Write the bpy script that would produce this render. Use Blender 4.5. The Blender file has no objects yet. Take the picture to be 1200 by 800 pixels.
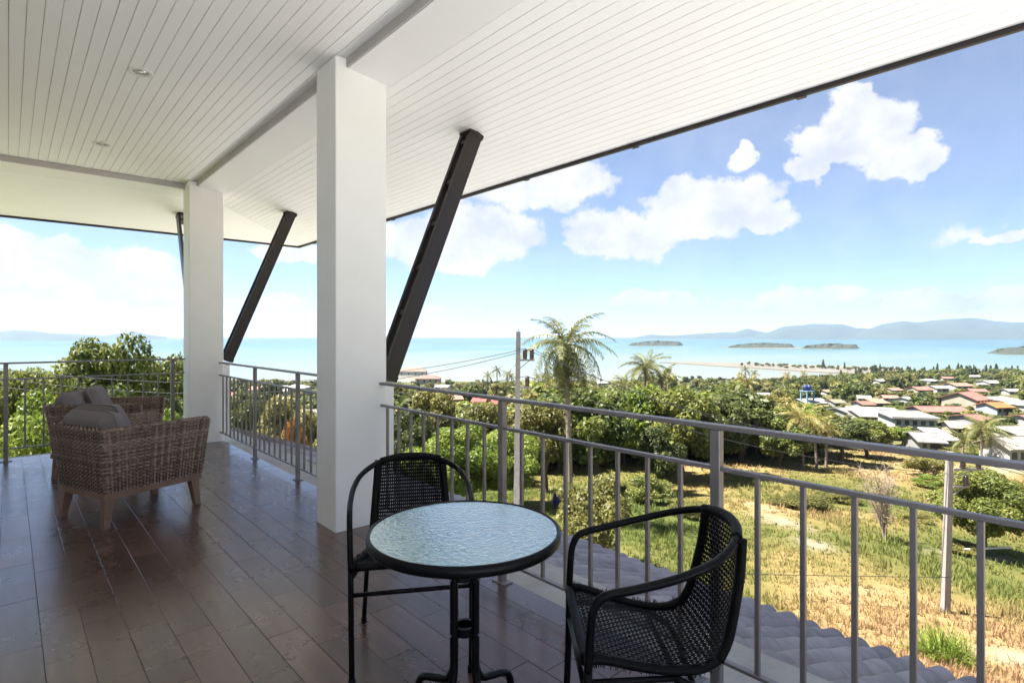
import bpy, math, random
import numpy as np
from mathutils import Vector, Matrix
random.seed(7); RNG = np.random.default_rng(11)
PI = math.pi; R = math.radians
scene = bpy.context.scene
C = scene.collection

# ------------------------------------------------------------------ camera, sky, sun, exposure
HEAD = R(41.8)                     # heading of the view, clockwise from +Y (+Y runs along the balcony)
EYE = 1.35
SH, CH = math.sin(HEAD), math.cos(HEAD)
FPX = 660.0                        # focal length in photo pixels, used to site far things
cam = bpy.data.cameras.new('camera'); camo = bpy.data.objects.new('camera', cam); C.objects.link(camo)
camo.location = (0, 0, EYE); camo.rotation_euler = (R(90), 0, -HEAD)
cam.sensor_width = 36; cam.lens = FPX / 1200 * 36; cam.shift_y = -7 / 1200
cam.clip_start = 0.05; cam.clip_end = 60000
scene.camera = camo
scene.view_settings.view_transform = 'Standard'; scene.view_settings.look = 'None'
scene.view_settings.gamma = 1; scene.view_settings.use_curve_mapping = False
scene.view_settings.exposure = 2.35
SUN_AZ, SUN_EL = R(-48), R(62)     # compass azimuth clockwise from +Y, elevation
sun = bpy.data.lights.new('sun', 'SUN'); sun.energy = 5.0; sun.angle = R(0.53); sun.color = (1, .95, .87)
suno = bpy.data.objects.new('sun', sun); C.objects.link(suno)
sd = Vector((math.sin(SUN_AZ) * math.cos(SUN_EL), math.cos(SUN_AZ) * math.cos(SUN_EL), math.sin(SUN_EL)))
suno.rotation_euler = sd.to_track_quat('Z', 'Y').to_euler()
SKY_STRENGTH = 0.05
CLOUD = 4.15                        # cloud brightness in sky units

def azel(px, py):
    u = (px - 600) / FPX; v = (393 - py) / FPX
    return HEAD + math.atan(u), math.atan(v / math.sqrt(1 + u * u))

def build_world():
    w = bpy.data.worlds.new('World'); scene.world = w; w.use_nodes = True
    nt = w.node_tree; nt.nodes.clear(); N = nt.nodes.new; L = nt.links.new
    out = N('ShaderNodeOutputWorld'); bg = N('ShaderNodeBackground'); L(bg.outputs[0], out.inputs[0])
    bg.inputs['Strength'].default_value = SKY_STRENGTH
    sky = N('ShaderNodeTexSky'); sky.sky_type = 'NISHITA'; sky.sun_disc = False
    sky.sun_elevation = SUN_EL; sky.sun_rotation = SUN_AZ
    sky.air_density = 0.5; sky.dust_density = 0.05; sky.ozone_density = 3.2; sky.altitude = 60
    tc = N('ShaderNodeTexCoord'); sep = N('ShaderNodeSeparateXYZ'); L(tc.outputs['Generated'], sep.inputs[0])
    def m(op, a, b=None, c=None, clamp=False):
        n = N('ShaderNodeMath'); n.operation = op; n.use_clamp = clamp
        for i, x in enumerate((a, b, c)):
            if x is None: continue
            if isinstance(x, (int, float)): n.inputs[i].default_value = x
            else: L(x, n.inputs[i])
        return n.outputs[0]
    az = m('ARCTAN2', sep.outputs['X'], sep.outputs['Y']); el = m('ARCSINE', sep.outputs['Z'])
    cmb = N('ShaderNodeCombineXYZ'); L(az, cmb.inputs[0]); L(el, cmb.inputs[1])
    def noise(scale, det, rough, vec, dist=0.0):
        n = N('ShaderNodeTexNoise'); n.inputs['Scale'].default_value = scale; n.inputs['Detail'].default_value = det
        n.inputs['Roughness'].default_value = rough; n.inputs['Distortion'].default_value = dist
        L(vec, n.inputs['Vector']); return n
    # warp the angular coordinates so that the outlines billow
    nw = noise(9, 6, .6, cmb.outputs[0])
    vs = N('ShaderNodeVectorMath'); vs.operation = 'SUBTRACT'; L(nw.outputs['Color'], vs.inputs[0]); vs.inputs[1].default_value = (.5, .5, .5)
    vm = N('ShaderNodeVectorMath'); vm.operation = 'MULTIPLY'; L(vs.outputs[0], vm.inputs[0]); vm.inputs[1].default_value = (.11, .085, 0)
    va = N('ShaderNodeVectorMath'); va.operation = 'ADD'; L(cmb.outputs[0], va.inputs[0]); L(vm.outputs[0], va.inputs[1])
    P = va.outputs[0]
    # cumulus: (centre px, py, half width, half height) of each puff as seen over the bay
    puffs = [(1010, 150, 75, 52), (1055, 185, 62, 34), (960, 165, 50, 34), (1000, 110, 36, 26), (935, 200, 40, 20),
             (865, 185, 22, 22), (800, 235, 58, 38), (860, 238, 72, 36), (740, 275, 78, 36), (690, 272, 50, 28), (905, 255, 40, 20), (830, 265, 70, 24),
             (560, 270, 85, 48), (640, 215, 95, 42), (520, 300, 70, 28), (480, 280, 70, 36),
             (770, 352, 60, 16), (930, 352, 60, 20), (980, 350, 52, 14), (880, 360, 60, 10), (1090, 355, 110, 14), (1180, 350, 60, 14),
             (1180, 282, 46, 9), (60, 310, 110, 36), (10, 290, 60, 34), (140, 330, 90, 28), (180, 318, 50, 30), (75, 296, 34, 24), (200, 345, 70, 20),
             (340, 300, 60, 14), (300, 350, 70, 12), (520, 365, 60, 8)]
    field = None
    for (px, py, hw, hh) in puffs:
        hw *= .9; hh *= .9
        a0, e0 = azel(px, py); a1, _ = azel(px + hw, py); _, e1 = azel(px, py - hh)
        ka, ke = 1 / abs(a1 - a0), 1 / abs(e1 - e0)
        k = N('ShaderNodeVectorMath'); k.operation = 'MULTIPLY_ADD'; L(P, k.inputs[0]); k.inputs[1].default_value = (ka, ke, 0); k.inputs[2].default_value = (-a0 * ka, -e0 * ke, 0)
        ln = N('ShaderNodeVectorMath'); ln.operation = 'LENGTH'; L(k.outputs[0], ln.inputs[0])
        field = ln.outputs['Value'] if field is None else m('SMOOTH_MIN', field, ln.outputs['Value'], .16)
    field = m('SUBTRACT', 1.0, field)
    # the same kind of broken cumulus all round, thinning out overhead
    big = noise(3.2, 5, .58, tc.outputs['Generated']); gen = m('MULTIPLY', m('SUBTRACT', big.outputs['Fac'], .66), 3.0)
    edge = noise(26, 8, .62, cmb.outputs[0]); fine = m('MULTIPLY', m('SUBTRACT', edge.outputs['Fac'], .5), .9)
    cov = m('MAXIMUM', field, gen)
    dens = m('ADD', cov, fine)
    mr = N('ShaderNodeMapRange'); mr.interpolation_type = 'SMOOTHSTEP'; L(dens, mr.inputs['Value'])
    mr.inputs['From Min'].default_value = -.06; mr.inputs['From Max'].default_value = .24
    # faint veil near the horizon
    veil = N('ShaderNodeMapRange'); L(el, veil.inputs['Value']); veil.inputs['From Min'].default_value = .0; veil.inputs['From Max'].default_value = .30
    veil.inputs['To Min'].default_value = .20; veil.inputs['To Max'].default_value = .26
    vn = noise(5, 4, .6, cmb.outputs[0]); veilm = m('MULTIPLY', veil.outputs[0], m('ADD', vn.outputs['Fac'], .35), clamp=True)
    ma = m('MAXIMUM', m('MULTIPLY', mr.outputs[0], .97), veilm)
    # cloud tone: bright tops, a little grey inside
    tone = noise(14, 6, .6, cmb.outputs[0]); t = N('ShaderNodeMapRange'); L(tone.outputs['Fac'], t.inputs['Value'])
    t.inputs['From Min'].default_value = .35; t.inputs['From Max'].default_value = .6
    mixc = N('ShaderNodeMix'); mixc.data_type = 'RGBA'; L(t.outputs[0], mixc.inputs[0])
    mixc.inputs[6].default_value = (CLOUD * .74, CLOUD * .78, CLOUD * .86, 1); mixc.inputs[7].default_value = (CLOUD, CLOUD, CLOUD, 1)
    mix = N('ShaderNodeMix'); mix.data_type = 'RGBA'; L(ma, mix.inputs[0]); L(sky.outputs[0], mix.inputs[6]); L(mixc.outputs[2], mix.inputs[7])
    L(mix.outputs[2], bg.inputs['Color'])
    w.cycles.sampling_method = 'MANUAL'; w.cycles.sample_map_resolution = 512
build_world()

# ------------------------------------------------------------------ materials
MATS = {}
def new_mat(name):
    m = bpy.data.materials.new(name); m.use_nodes = True; nt = m.node_tree
    b = nt.nodes['Principled BSDF']; MATS[name] = m
    return m, nt, b, nt.nodes.new, nt.links.new
def tex_noise(nt, scale, det=5, rough=.6, coord='Object', vscale=None, dist=0):
    tc = nt.nodes.new('ShaderNodeTexCoord'); n = nt.nodes.new('ShaderNodeTexNoise')
    n.inputs['Scale'].default_value = scale; n.inputs['Detail'].default_value = det; n.inputs['Roughness'].default_value = rough
    n.inputs['Distortion'].default_value = dist
    if coord == 'World':
        g = nt.nodes.new('ShaderNodeNewGeometry'); src = g.outputs['Position']
    else: src = tc.outputs[coord]
    if vscale:
        mp = nt.nodes.new('ShaderNodeVectorMath'); mp.operation = 'MULTIPLY'; mp.inputs[1].default_value = vscale
        nt.links.new(src, mp.inputs[0]); src = mp.outputs[0]
    nt.links.new(src, n.inputs['Vector']); return n
def ramp(nt, src, stops):
    r = nt.nodes.new('ShaderNodeValToRGB'); e = r.color_ramp.elements
    while len(e) < len(stops): e.new(.5)
    for i, (p, c) in enumerate(stops): e[i].position = p; e[i].color = (*c, 1) if len(c) == 3 else c
    nt.links.new(src, r.inputs[0]); return r
def bump(nt, b, src, strength, dist=.01):
    k = nt.nodes.new('ShaderNodeBump'); k.inputs['Strength'].default_value = strength; k.inputs['Distance'].default_value = dist
    nt.links.new(src, k.inputs['Height']); nt.links.new(k.outputs[0], b.inputs['Normal']); return k
def simple(name, c1, c2=None, rough=.6, scale=8, bmp=0, metal=0, coord='Object', vscale=None, spec=.5, bdist=.01):
    m, nt, b, N, L = new_mat(name)
    b.inputs['Roughness'].default_value = rough; b.inputs['Metallic'].default_value = metal
    b.inputs['Specular IOR Level'].default_value = spec
    if c2 is None: c2 = tuple(x * .85 for x in c1)
    n = tex_noise(nt, scale, coord=coord, vscale=vscale)
    r = ramp(nt, n.outputs['Fac'], [(.3, c2), (.7, c1)]); L(r.outputs[0], b.inputs['Base Color'])
    if bmp: bump(nt, b, n.outputs['Fac'], bmp, bdist)
    return m
simple('white_paint', (.87, .87, .86), (.81, .81, .80), .6, 1.6, .06, coord='World')
simple('ceiling_paint', (.90, .895, .885), (.88, .875, .865), .5, 2, coord='World')
simple('groove_grey', (.60, .59, .58), None, .8, 4)  # backing greyed to deepen the shade in the gaps between boards
simple('beam_paint', (.85, .845, .835), (.82, .82, .81), .6, 2, coord='World')
simple('step_paint', (.50, .48, .47), (.44, .42, .41), .7, 4, coord='World')
simple('dark_steel', (.020, .013, .013), (.013, .009, .009), .42, 12, .05)
simple('rail_steel', (.25, .23, .232), (.19, .175, .178), .38, 14, .03, metal=.25)
simple('black_tube', (.0045, .0045, .006), (.003, .003, .004), .34, 20, spec=.14)
simple('black_wicker', (.005, .005, .006), (.0025, .0025, .003), .5, 90, .2, spec=.12)
simple('concrete', (.44, .43, .42), (.33, .32, .31), .85, 6, .15, coord='World')
simple('cushion', (.20, .172, .172), (.17, .146, .146), .95, 220, .35, bdist=.002)
simple('chair_wood', (.25, .155, .108), (.17, .10, .068), .55, 6, .08, vscale=(1, 1, .12))
simple('lamp_white', (.8, .8, .78), None, .4)
simple('lamp_reflector', (.75, .74, .70), (.6, .6, .58), .2, 10, metal=.6)
simple('bolt_metal', (.5, .5, .52), None, .3, metal=.9)
simple('pole_concrete', (.26, .235, .215), (.19, .17, .16), .9, 5, .2, coord='World')
simple('cable_black', (.02, .02, .022), None, .6)
simple('insulator', (.03, .018, .016), (.02, .012, .012), .25, 10)
simple('bark', (.13, .095, .065), (.065, .047, .034), .9, 9, .5, vscale=(1, 1, .3))
simple('palm_bark', (.25, .20, .16), (.13, .105, .085), .9, 14, .5, vscale=(.3, .3, 1))
simple('twig', (.30, .23, .17), (.20, .15, .11), .9, 9)
simple('sand', (.135, .118, .10), (.09, .082, .06), .95, .02, coord='World')
simple('island_rock', (.034, .036, .022), (.016, .024, .011), .95, .03, coord='World')
simple('hill_green', (.035, .050, .028), (.018, .032, .016), .95, .003, coord='World')
simple('blue_plastic', (.008, .016, .11), None, .4)
simple('tank_blue', (.012, .03, .14), None, .5)
simple('tower_blue', (.07, .17, .26), (.2, .27, .31), .6, 2)
simple('pipe_white', (.72, .70, .66), None, .6)
simple('glass_dark', (.04, .05, .06), (.025, .03, .035), .1, 3)
for nm, c in dict(wall_cream=(.62, .55, .42), wall_white=(.74, .73, .70), wall_grey=(.46, .46, .47), wall_pale_blue=(.55, .62, .70),
                  roof_pink=(.50, .22, .17), roof_red=(.52, .13, .09), roof_white=(.72, .70, .65), roof_beige=(.58, .53, .41), roof_tan=(.42, .33, .22),
                  roof_orange=(.62, .24, .07), roof_grey=(.36, .35, .34), roof_rust=(.40, .19, .14), timber_dark=(.09, .06, .05), roof_coral=(.60, .30, .22)).items():
    c = tuple(x * .5 for x in c); simple(nm, c, tuple(x * (.55 if nm.startswith('roof') else .72) for x in c), .8, .9 if nm.startswith('roof') else .6, .1, coord='World')

def wood_tile():
    m, nt, b, N, L = new_mat('wood_tile')
    oi = N('ShaderNodeObjectInfo'); ge = N('ShaderNodeNewGeometry')
    ad = N('ShaderNodeMath'); ad.operation = 'ADD'; L(oi.outputs['Random'], ad.inputs[0]); L(ge.outputs['Random Per Island'], ad.inputs[1])
    fr = N('ShaderNodeMath'); fr.operation = 'FRACT'; L(ad.outputs[0], fr.inputs[0])
    # grain, shifted by the tile's own random
    pv = N('ShaderNodeVectorMath'); pv.operation = 'MULTIPLY'; L(ge.outputs['Position'], pv.inputs[0]); pv.inputs[1].default_value = (16, 1.6, 1)
    sc = N('ShaderNodeVectorMath'); sc.operation = 'SCALE'; cm = N('ShaderNodeCombineXYZ'); L(fr.outputs[0], cm.inputs[0]); L(fr.outputs[0], cm.inputs[1])
    L(cm.outputs[0], sc.inputs[0]); sc.inputs['Scale'].default_value = 57
    av = N('ShaderNodeVectorMath'); av.operation = 'ADD'; L(pv.outputs[0], av.inputs[0]); L(sc.outputs[0], av.inputs[1])
    n = N('ShaderNodeTexNoise'); n.inputs['Scale'].default_value = 1; n.inputs['Detail'].default_value = 3; n.inputs['Distortion'].default_value = .3
    L(av.outputs[0], n.inputs['Vector'])
    r = ramp(nt, n.outputs['Fac'], [(.25, (.054, .027, .021)), (.55, (.086, .045, .035)), (.8, (.118, .065, .051))])
    hs = N('ShaderNodeHueSaturation'); L(r.outputs[0], hs.inputs['Color'])
    mv = N('ShaderNodeMapRange'); L(fr.outputs[0], mv.inputs['Value']); mv.inputs['To Min'].default_value = .72; mv.inputs['To Max'].default_value = 1.3
    L(mv.outputs[0], hs.inputs['Value']); L(hs.outputs[0], b.inputs['Base Color'])
    d = tex_noise(nt, 3.5, 6, .65, 'World')
    rr = N('ShaderNodeMapRange'); L(d.outputs['Fac'], rr.inputs['Value']); rr.inputs['From Min'].default_value = .3; rr.inputs['From Max'].default_value = .7
    rr.inputs['To Min'].default_value = .24; rr.inputs['To Max'].default_value = .35; L(rr.outputs[0], b.inputs['Roughness'])
    b.inputs['Specular IOR Level'].default_value = .8; b.inputs['Coat Weight'].default_value = .4; b.inputs['Coat Roughness'].default_value = .2
    bump(nt, b, n.outputs['Fac'], .015, .002)
wood_tile()
simple('grout', (.075, .045, .036), None, .9)

def wicker_brown():
    m, nt, b, N, L = new_mat('wicker_brown')
    ge = N('ShaderNodeNewGeometry')
    n = tex_noise(nt, 1, 4, .6, 'Object', (26, 26, 80))
    ad = N('ShaderNodeMath'); ad.operation = 'ADD'; L(n.outputs['Fac'], ad.inputs[0])
    sb = N('ShaderNodeMath'); sb.operation = 'MULTIPLY_ADD'; L(ge.outputs['Random Per Island'], sb.inputs[0]); sb.inputs[1].default_value = .5; sb.inputs[2].default_value = -.25
    L(sb.outputs[0], ad.inputs[1])
    r = ramp(nt, ad.outputs[0], [(.2, (.095, .060, .047)), (.5, (.235, .158, .123)), (.8, (.40, .305, .25))])
    L(r.outputs[0], b.inputs['Base Color']); b.inputs['Roughness'].default_value = .5
wicker_brown()
simple('gap_shade_brown', (.022, .013, .010), None, .9)

def hammered_glass():
    m, nt, b, N, L = new_mat('hammered_glass')
    b.inputs['Base Color'].default_value = (.36, .64, .68, 1); b.inputs['Roughness'].default_value = .07
    b.inputs['Transmission Weight'].default_value = .35; b.inputs['IOR'].default_value = 1.62
    b.inputs['Coat Weight'].default_value = 1; b.inputs['Coat Roughness'].default_value = .06; b.inputs['Coat IOR'].default_value = 2.5
    n = tex_noise(nt, 75, 2, .4); bm_ = bump(nt, b, n.outputs['Fac'], .55, .004); L(bm_.outputs[0], b.inputs['Coat Normal'])
hammered_glass()

def roof_tile_mat():
    m, nt, b, N, L = new_mat('clay_tile_grey')
    oi = N('ShaderNodeObjectInfo'); n = tex_noise(nt, 9, 6, .65, 'World')
    ad = N('ShaderNodeMath'); ad.operation = 'MULTIPLY_ADD'; L(oi.outputs['Random'], ad.inputs[0]); ad.inputs[1].default_value = .45; L(n.outputs['Fac'], ad.inputs[2])
    r = ramp(nt, ad.outputs[0], [(.3, (.13, .108, .122)), (.65, (.23, .198, .215)), (.95, (.34, .30, .31))])
    L(r.outputs[0], b.inputs['Base Color']); b.inputs['Roughness'].default_value = .62
    n2 = tex_noise(nt, 60, 3, .6, 'World'); bump(nt, b, n2.outputs['Fac'], .15, .004)
roof_tile_mat()

def leaf_mat(name, dark, mid, light, transl=.35, rough=.5):
    m, nt, b, N, L = new_mat(name)
    oi = N('ShaderNodeObjectInfo'); ge = N('ShaderNodeNewGeometry')
    a = N('ShaderNodeAttribute'); a.attribute_name = 'tone'
    ad = N('ShaderNodeMath'); ad.operation = 'MULTIPLY_ADD'; L(oi.outputs['Random'], ad.inputs[0]); ad.inputs[1].default_value = .34; ad.inputs[2].default_value = -.17
    a2 = N('ShaderNodeMath'); a2.operation = 'ADD'; L(a.outputs['Fac'], a2.inputs[0]); L(ad.outputs[0], a2.inputs[1])
    r = ramp(nt, a2.outputs[0], [(.1, dark), (.5, mid), (.95, light)])
    L(r.outputs[0], b.inputs['Base Color']); b.inputs['Roughness'].default_value = rough; b.inputs['Specular IOR Level'].default_value = .35
    tr = N('ShaderNodeBsdfTranslucent'); L(r.outputs[0], tr.inputs['Color'])
    mx = N('ShaderNodeMixShader'); mx.inputs[0].default_value = transl
    L(b.outputs[0], mx.inputs[1]); L(tr.outputs[0], mx.inputs[2]); L(mx.outputs[0], nt.nodes['Material Output'].inputs['Surface'])
leaf_mat('leaf_green', (.042, .064, .011), (.110, .135, .027), (.235, .24, .056), .42)
leaf_mat('leaf_bright', (.065, .105, .012), (.155, .205, .028), (.28, .32, .06), .42)
leaf_mat('leaf_olive', (.066, .070, .017), (.150, .145, .038), (.26, .235, .072), .42)
leaf_mat('leaf_dark', (.028, .042, .011), (.066, .084, .021), (.135, .145, .042), .4)
leaf_mat('leaf_palm', (.048, .062, .014), (.105, .115, .030), (.22, .20, .060), .3)
leaf_mat('leaf_dead', (.07, .045, .022), (.13, .085, .042), (.21, .15, .078), .2, .8)
leaf_mat('leaf_orange', (.06, .07, .015), (.28, .12, .02), (.45, .16, .03), .3)
leaf_mat('leaf_yellow', (.09, .085, .018), (.17, .145, .034), (.28, .23, .07), .3)

def grass_mat():
    m, nt, b, N, L = new_mat('grass_blades')
    a = N('ShaderNodeAttribute'); a.attribute_name = 'tone'
    r = ramp(nt, a.outputs['Fac'], [(0, (.105, .140, .026)), (.35, (.18, .19, .045)), (.6, (.29, .225, .085)), (.85, (.37, .25, .12)), (1, (.33, .205, .11))])
    L(r.outputs[0], b.inputs['Base Color']); b.inputs['Roughness'].default_value = .8
    tr = N('ShaderNodeBsdfTranslucent'); L(r.outputs[0], tr.inputs['Color'])
    mx = N('ShaderNodeMixShader'); mx.inputs[0].default_value = .5
    L(b.outputs[0], mx.inputs[1]); L(tr.outputs[0], mx.inputs[2]); L(mx.outputs[0], nt.nodes['Material Output'].inputs['Surface'])
grass_mat()

def ground_mat():
    m, nt, b, N, L = new_mat('ground_cover')
    a = N('ShaderNodeAttribute'); a.attribute_name = 'dry'
    w = N('ShaderNodeAttribute'); w.attribute_name = 'wood'
    s = N('ShaderNodeAttribute'); s.attribute_name = 'soil'
    n = tex_noise(nt, .9, 8, .68, 'World'); n2 = tex_noise(nt, .12, 6, .6, 'World')
    ad = N('ShaderNodeMath'); ad.operation = 'MULTIPLY_ADD'; L(n.outputs['Fac'], ad.inputs[0]); ad.inputs[1].default_value = .55; L(a.outputs['Fac'], ad.inputs[2])
    r = ramp(nt, ad.outputs[0], [(.25, (.062, .074, .018)), (.55, (.112, .098, .032)), (.85, (.170, .130, .050)), (1.0, (.205, .145, .068))])
    r2 = ramp(nt, n2.outputs['Fac'], [(.35, (.045, .055, .02)), (.65, (.10, .095, .04))])
    mx = N('ShaderNodeMix'); mx.data_type = 'RGBA'; L(w.outputs['Fac'], mx.inputs[0]); L(r.outputs[0], mx.inputs[6]); L(r2.outputs[0], mx.inputs[7])
    sn = N('ShaderNodeMath'); sn.operation = 'MULTIPLY_ADD'; L(n.outputs['Fac'], sn.inputs[0]); sn.inputs[1].default_value = 1.6; sn.inputs[2].default_value = -.8
    sa = N('ShaderNodeMath'); sa.operation = 'ADD'; sa.use_clamp = True; L(sn.outputs[0], sa.inputs[0]); L(s.outputs['Fac'], sa.inputs[1])
    sm = N('ShaderNodeMath'); sm.operation = 'MULTIPLY'; L(sa.outputs[0], sm.inputs[0]); L(s.outputs['Fac'], sm.inputs[1]); sm.use_clamp = True
    m3 = N('ShaderNodeMix'); m3.data_type = 'RGBA'; L(sm.outputs[0], m3.inputs[0]); L(mx.outputs[2], m3.inputs[6]); m3.inputs[7].default_value = (.20, .178, .14, 1)
    L(m3.outputs[2], b.inputs['Base Color']); b.inputs['Roughness'].default_value = .95; b.inputs['Specular IOR Level'].default_value = .1
    bump(nt, b, n.outputs['Fac'], .8, .25)
ground_mat()

def water_mat():
    m, nt, b, N, L = new_mat('sea_water')
    ge = N('ShaderNodeNewGeometry')
    ln = N('ShaderNodeVectorMath'); ln.operation = 'LENGTH'; L(ge.outputs['Position'], ln.inputs[0])
    lg = N('ShaderNodeMath'); lg.operation = 'LOGARITHM'; L(ln.outputs['Value'], lg.inputs[0]); lg.inputs[1].default_value = 10
    n = tex_noise(nt, .0012, 6, .6, 'World', (1, 1.8, 1), 1.0)
    nn = N('ShaderNodeMath'); nn.operation = 'MULTIPLY_ADD'; L(n.outputs['Fac'], nn.inputs[0]); nn.inputs[1].default_value = 1.0; nn.inputs[2].default_value = -.5
    ad = N('ShaderNodeMath'); ad.operation = 'ADD'; L(lg.outputs[0], ad.inputs[0]); L(nn.outputs[0], ad.inputs[1])
    mr = N('ShaderNodeMapRange'); L(ad.outputs[0], mr.inputs['Value']); mr.inputs['From Min'].default_value = 2.75; mr.inputs['From Max'].default_value = 4.0
    r = ramp(nt, mr.outputs[0], [(0, (.150, .152, .112)), (.18, (.115, .148, .112)), (.45, (.052, .114, .094)), (.62, (.022, .084, .080)), (1, (.008, .050, .058))])
    L(r.outputs[0], b.inputs['Base Color']); b.inputs['Roughness'].default_value = .22; b.inputs['IOR'].default_value = 1.33
    w = tex_noise(nt, .25, 4, .6, 'World', (1, .4, 1)); bump(nt, b, w.outputs['Fac'], .5, .4)
water_mat()

# ------------------------------------------------------------------ mesh helpers
class MB:
    def __init__(s): s.v = []; s.f = []; s.mi = []; s.cur = 0
    def add(s, vs, fs):
        o = len(s.v); s.v += [tuple(p) for p in vs]; s.f += [tuple(i + o for i in f) for f in fs]; s.mi += [s.cur] * len(fs); return s
    def hexa(s, p):            # 8 corners: bottom 4 ccw, top 4 ccw
        return s.add(p, [(3, 2, 1, 0), (4, 5, 6, 7), (0, 1, 5, 4), (1, 2, 6, 5), (2, 3, 7, 6), (3, 0, 4, 7)])
    def box(s, x0, x1, y0, y1, z0, z1):
        return s.hexa([(x0, y0, z0), (x1, y0, z0), (x1, y1, z0), (x0, y1, z0), (x0, y0, z1), (x1, y0, z1), (x1, y1, z1), (x0, y1, z1)])
    def cbox(s, x0, x1, y0, y1, z0, z1, c):   # box with chamfered vertical edges and top/bottom edges
        vs = []
        for z, k in ((z0, c), (z0 + c, 0), (z1 - c, 0), (z1, c)):
            a, b_, d, e = x0 + k, x1 - k, y0 + k, y1 - k
            q = c
            vs += [(a + q, d, z), (b_ - q, d, z), (b_, d + q, z), (b_, e - q, z), (b_ - q, e, z), (a + q, e, z), (a, e - q, z), (a, d + q, z)]
        fs = [tuple(reversed(range(8))), tuple(range(24, 32))]
        for l in range(3):
            for i in range(8): fs.append((l * 8 + i, l * 8 + (i + 1) % 8, l * 8 + 8 + (i + 1) % 8, l * 8 + 8 + i))
        return s.add(vs, fs)
    def bar(s, a, b, w, h, up=(0, 0, 1), ext=0):   # rectangular bar from a to b
        a = Vector(a); b = Vector(b); d = (b - a).normalized(); a = a - d * ext; b = b + d * ext
        u = Vector(up); sx = d.cross(u).normalized(); sy = sx.cross(d).normalized()
        p = []
        for e in (a, b):
            p += [e - sx * w / 2 - sy * h / 2, e + sx * w / 2 - sy * h / 2, e + sx * w / 2 + sy * h / 2, e - sx * w / 2 + sy * h / 2]
        return s.add(p, [(3, 2, 1, 0), (4, 5, 6, 7), (0, 1, 5, 4), (1, 2, 6, 5), (2, 3, 7, 6), (3, 0, 4, 7)])
    def tube(s, pts, r, n=8, caps=True, flat=1.0):
        pts = [Vector(p) for p in pts]; m_ = len(pts)
        rs = r if isinstance(r, (list, tuple)) else [r] * m_
        t0 = (pts[1] - pts[0]).normalized(); ref = Vector((0, 0, 1)) if abs(t0.z) < .9 else Vector((1, 0, 0))
        nx = t0.cross(ref).normalized(); vs = []; fs = []
        for i, p in enumerate(pts):
            t = (pts[min(i + 1, m_ - 1)] - pts[max(i - 1, 0)]).normalized()
            nx = (nx - t * nx.dot(t)).normalized(); ny = t.cross(nx)
            for k in range(n):
                a = 2 * PI * k / n; vs.append(p + nx * math.cos(a) * rs[i] + ny * math.sin(a) * rs[i] * flat)
        for i in range(m_ - 1):
            for k in range(n):
                a, b = i * n + k, i * n + (k + 1) % n; fs.append((a, b, b + n, a + n))
        if caps: fs += [tuple(reversed(range(n))), tuple(range((m_ - 1) * n, m_ * n))]
        return s.add(vs, fs)
    def lathe(s, prof, n=24, c=(0, 0, 0)):
        vs = []; fs = []; m_ = len(prof)
        for (r, z) in prof:
            for k in range(n):
                a = 2 * PI * k / n; vs.append((c[0] + r * math.cos(a), c[1] + r * math.sin(a), c[2] + z))
        for i in range(m_ - 1):
            for k in range(n):
                a, b = i * n + k, i * n + (k + 1) % n; fs.append((a, b, b + n, a + n))
        if prof[0][0] > 1e-6: fs.append(tuple(reversed(range(n))))
        if prof[-1][0] > 1e-6: fs.append(tuple(range((m_ - 1) * n, m_ * n)))
        return s.add(vs, fs)
    def mesh(s, name, mats, smooth=False):
        me = bpy.data.meshes.new(name); me.from_pydata(s.v, [], s.f)
        if not isinstance(mats, (list, tuple)): mats = [mats]
        for k in mats: me.materials.append(MATS[k])
        if len(mats) > 1: me.polygons.foreach_set('material_index', s.mi)
        if smooth: me.shade_smooth() if hasattr(me, 'shade_smooth') else me.polygons.foreach_set('use_smooth', [True] * len(me.polygons))
        me.update(); return me
    def build(s, name, mats, parent=None, smooth=False):
        return obj(name, s.mesh(name, mats, smooth), parent)
def obj(name, me, parent=None, loc=None, rot=None, scale=None):
    o = bpy.data.objects.new(name, me); C.objects.link(o)
    if parent is not None: o.parent = parent
    if loc is not None: o.location = loc
    if rot is not None: o.rotation_euler = rot
    if scale is not None: o.scale = scale
    return o
def tag(o, label, cat, group=None):
    o['label'] = label; o['category'] = cat
    if group: o['group'] = group
    return o
def thing(name, label, cat, loc=(0, 0, 0), rz=0, group=None):
    return tag(obj(name, None, loc=loc, rot=(0, 0, rz)), label, cat, group)
def struct(o): o['kind'] = 'structure'; return o
def stuff(o): o['kind'] = 'stuff'; return o
def copy_tree(o, parent=None):
    c = o.copy(); C.objects.link(c); c.parent = parent
    for ch in list(o.children): copy_tree(ch, c)
    return c
def crom(pts, n=6):
    P = [Vector(p) for p in pts]; P = [P[0] * 2 - P[1]] + P + [P[-1] * 2 - P[-2]]; out = []
    for i in range(1, len(P) - 2):
        for k in range(n):
            t = k / n; a, b, c, d = P[i - 1:i + 3]
            out.append(.5 * ((2 * b) + (c - a) * t + (2 * a - 5 * b + 4 * c - d) * t * t + (3 * b - a - 3 * c + d) * t ** 3))
    out.append(P[-2]); return out
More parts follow.
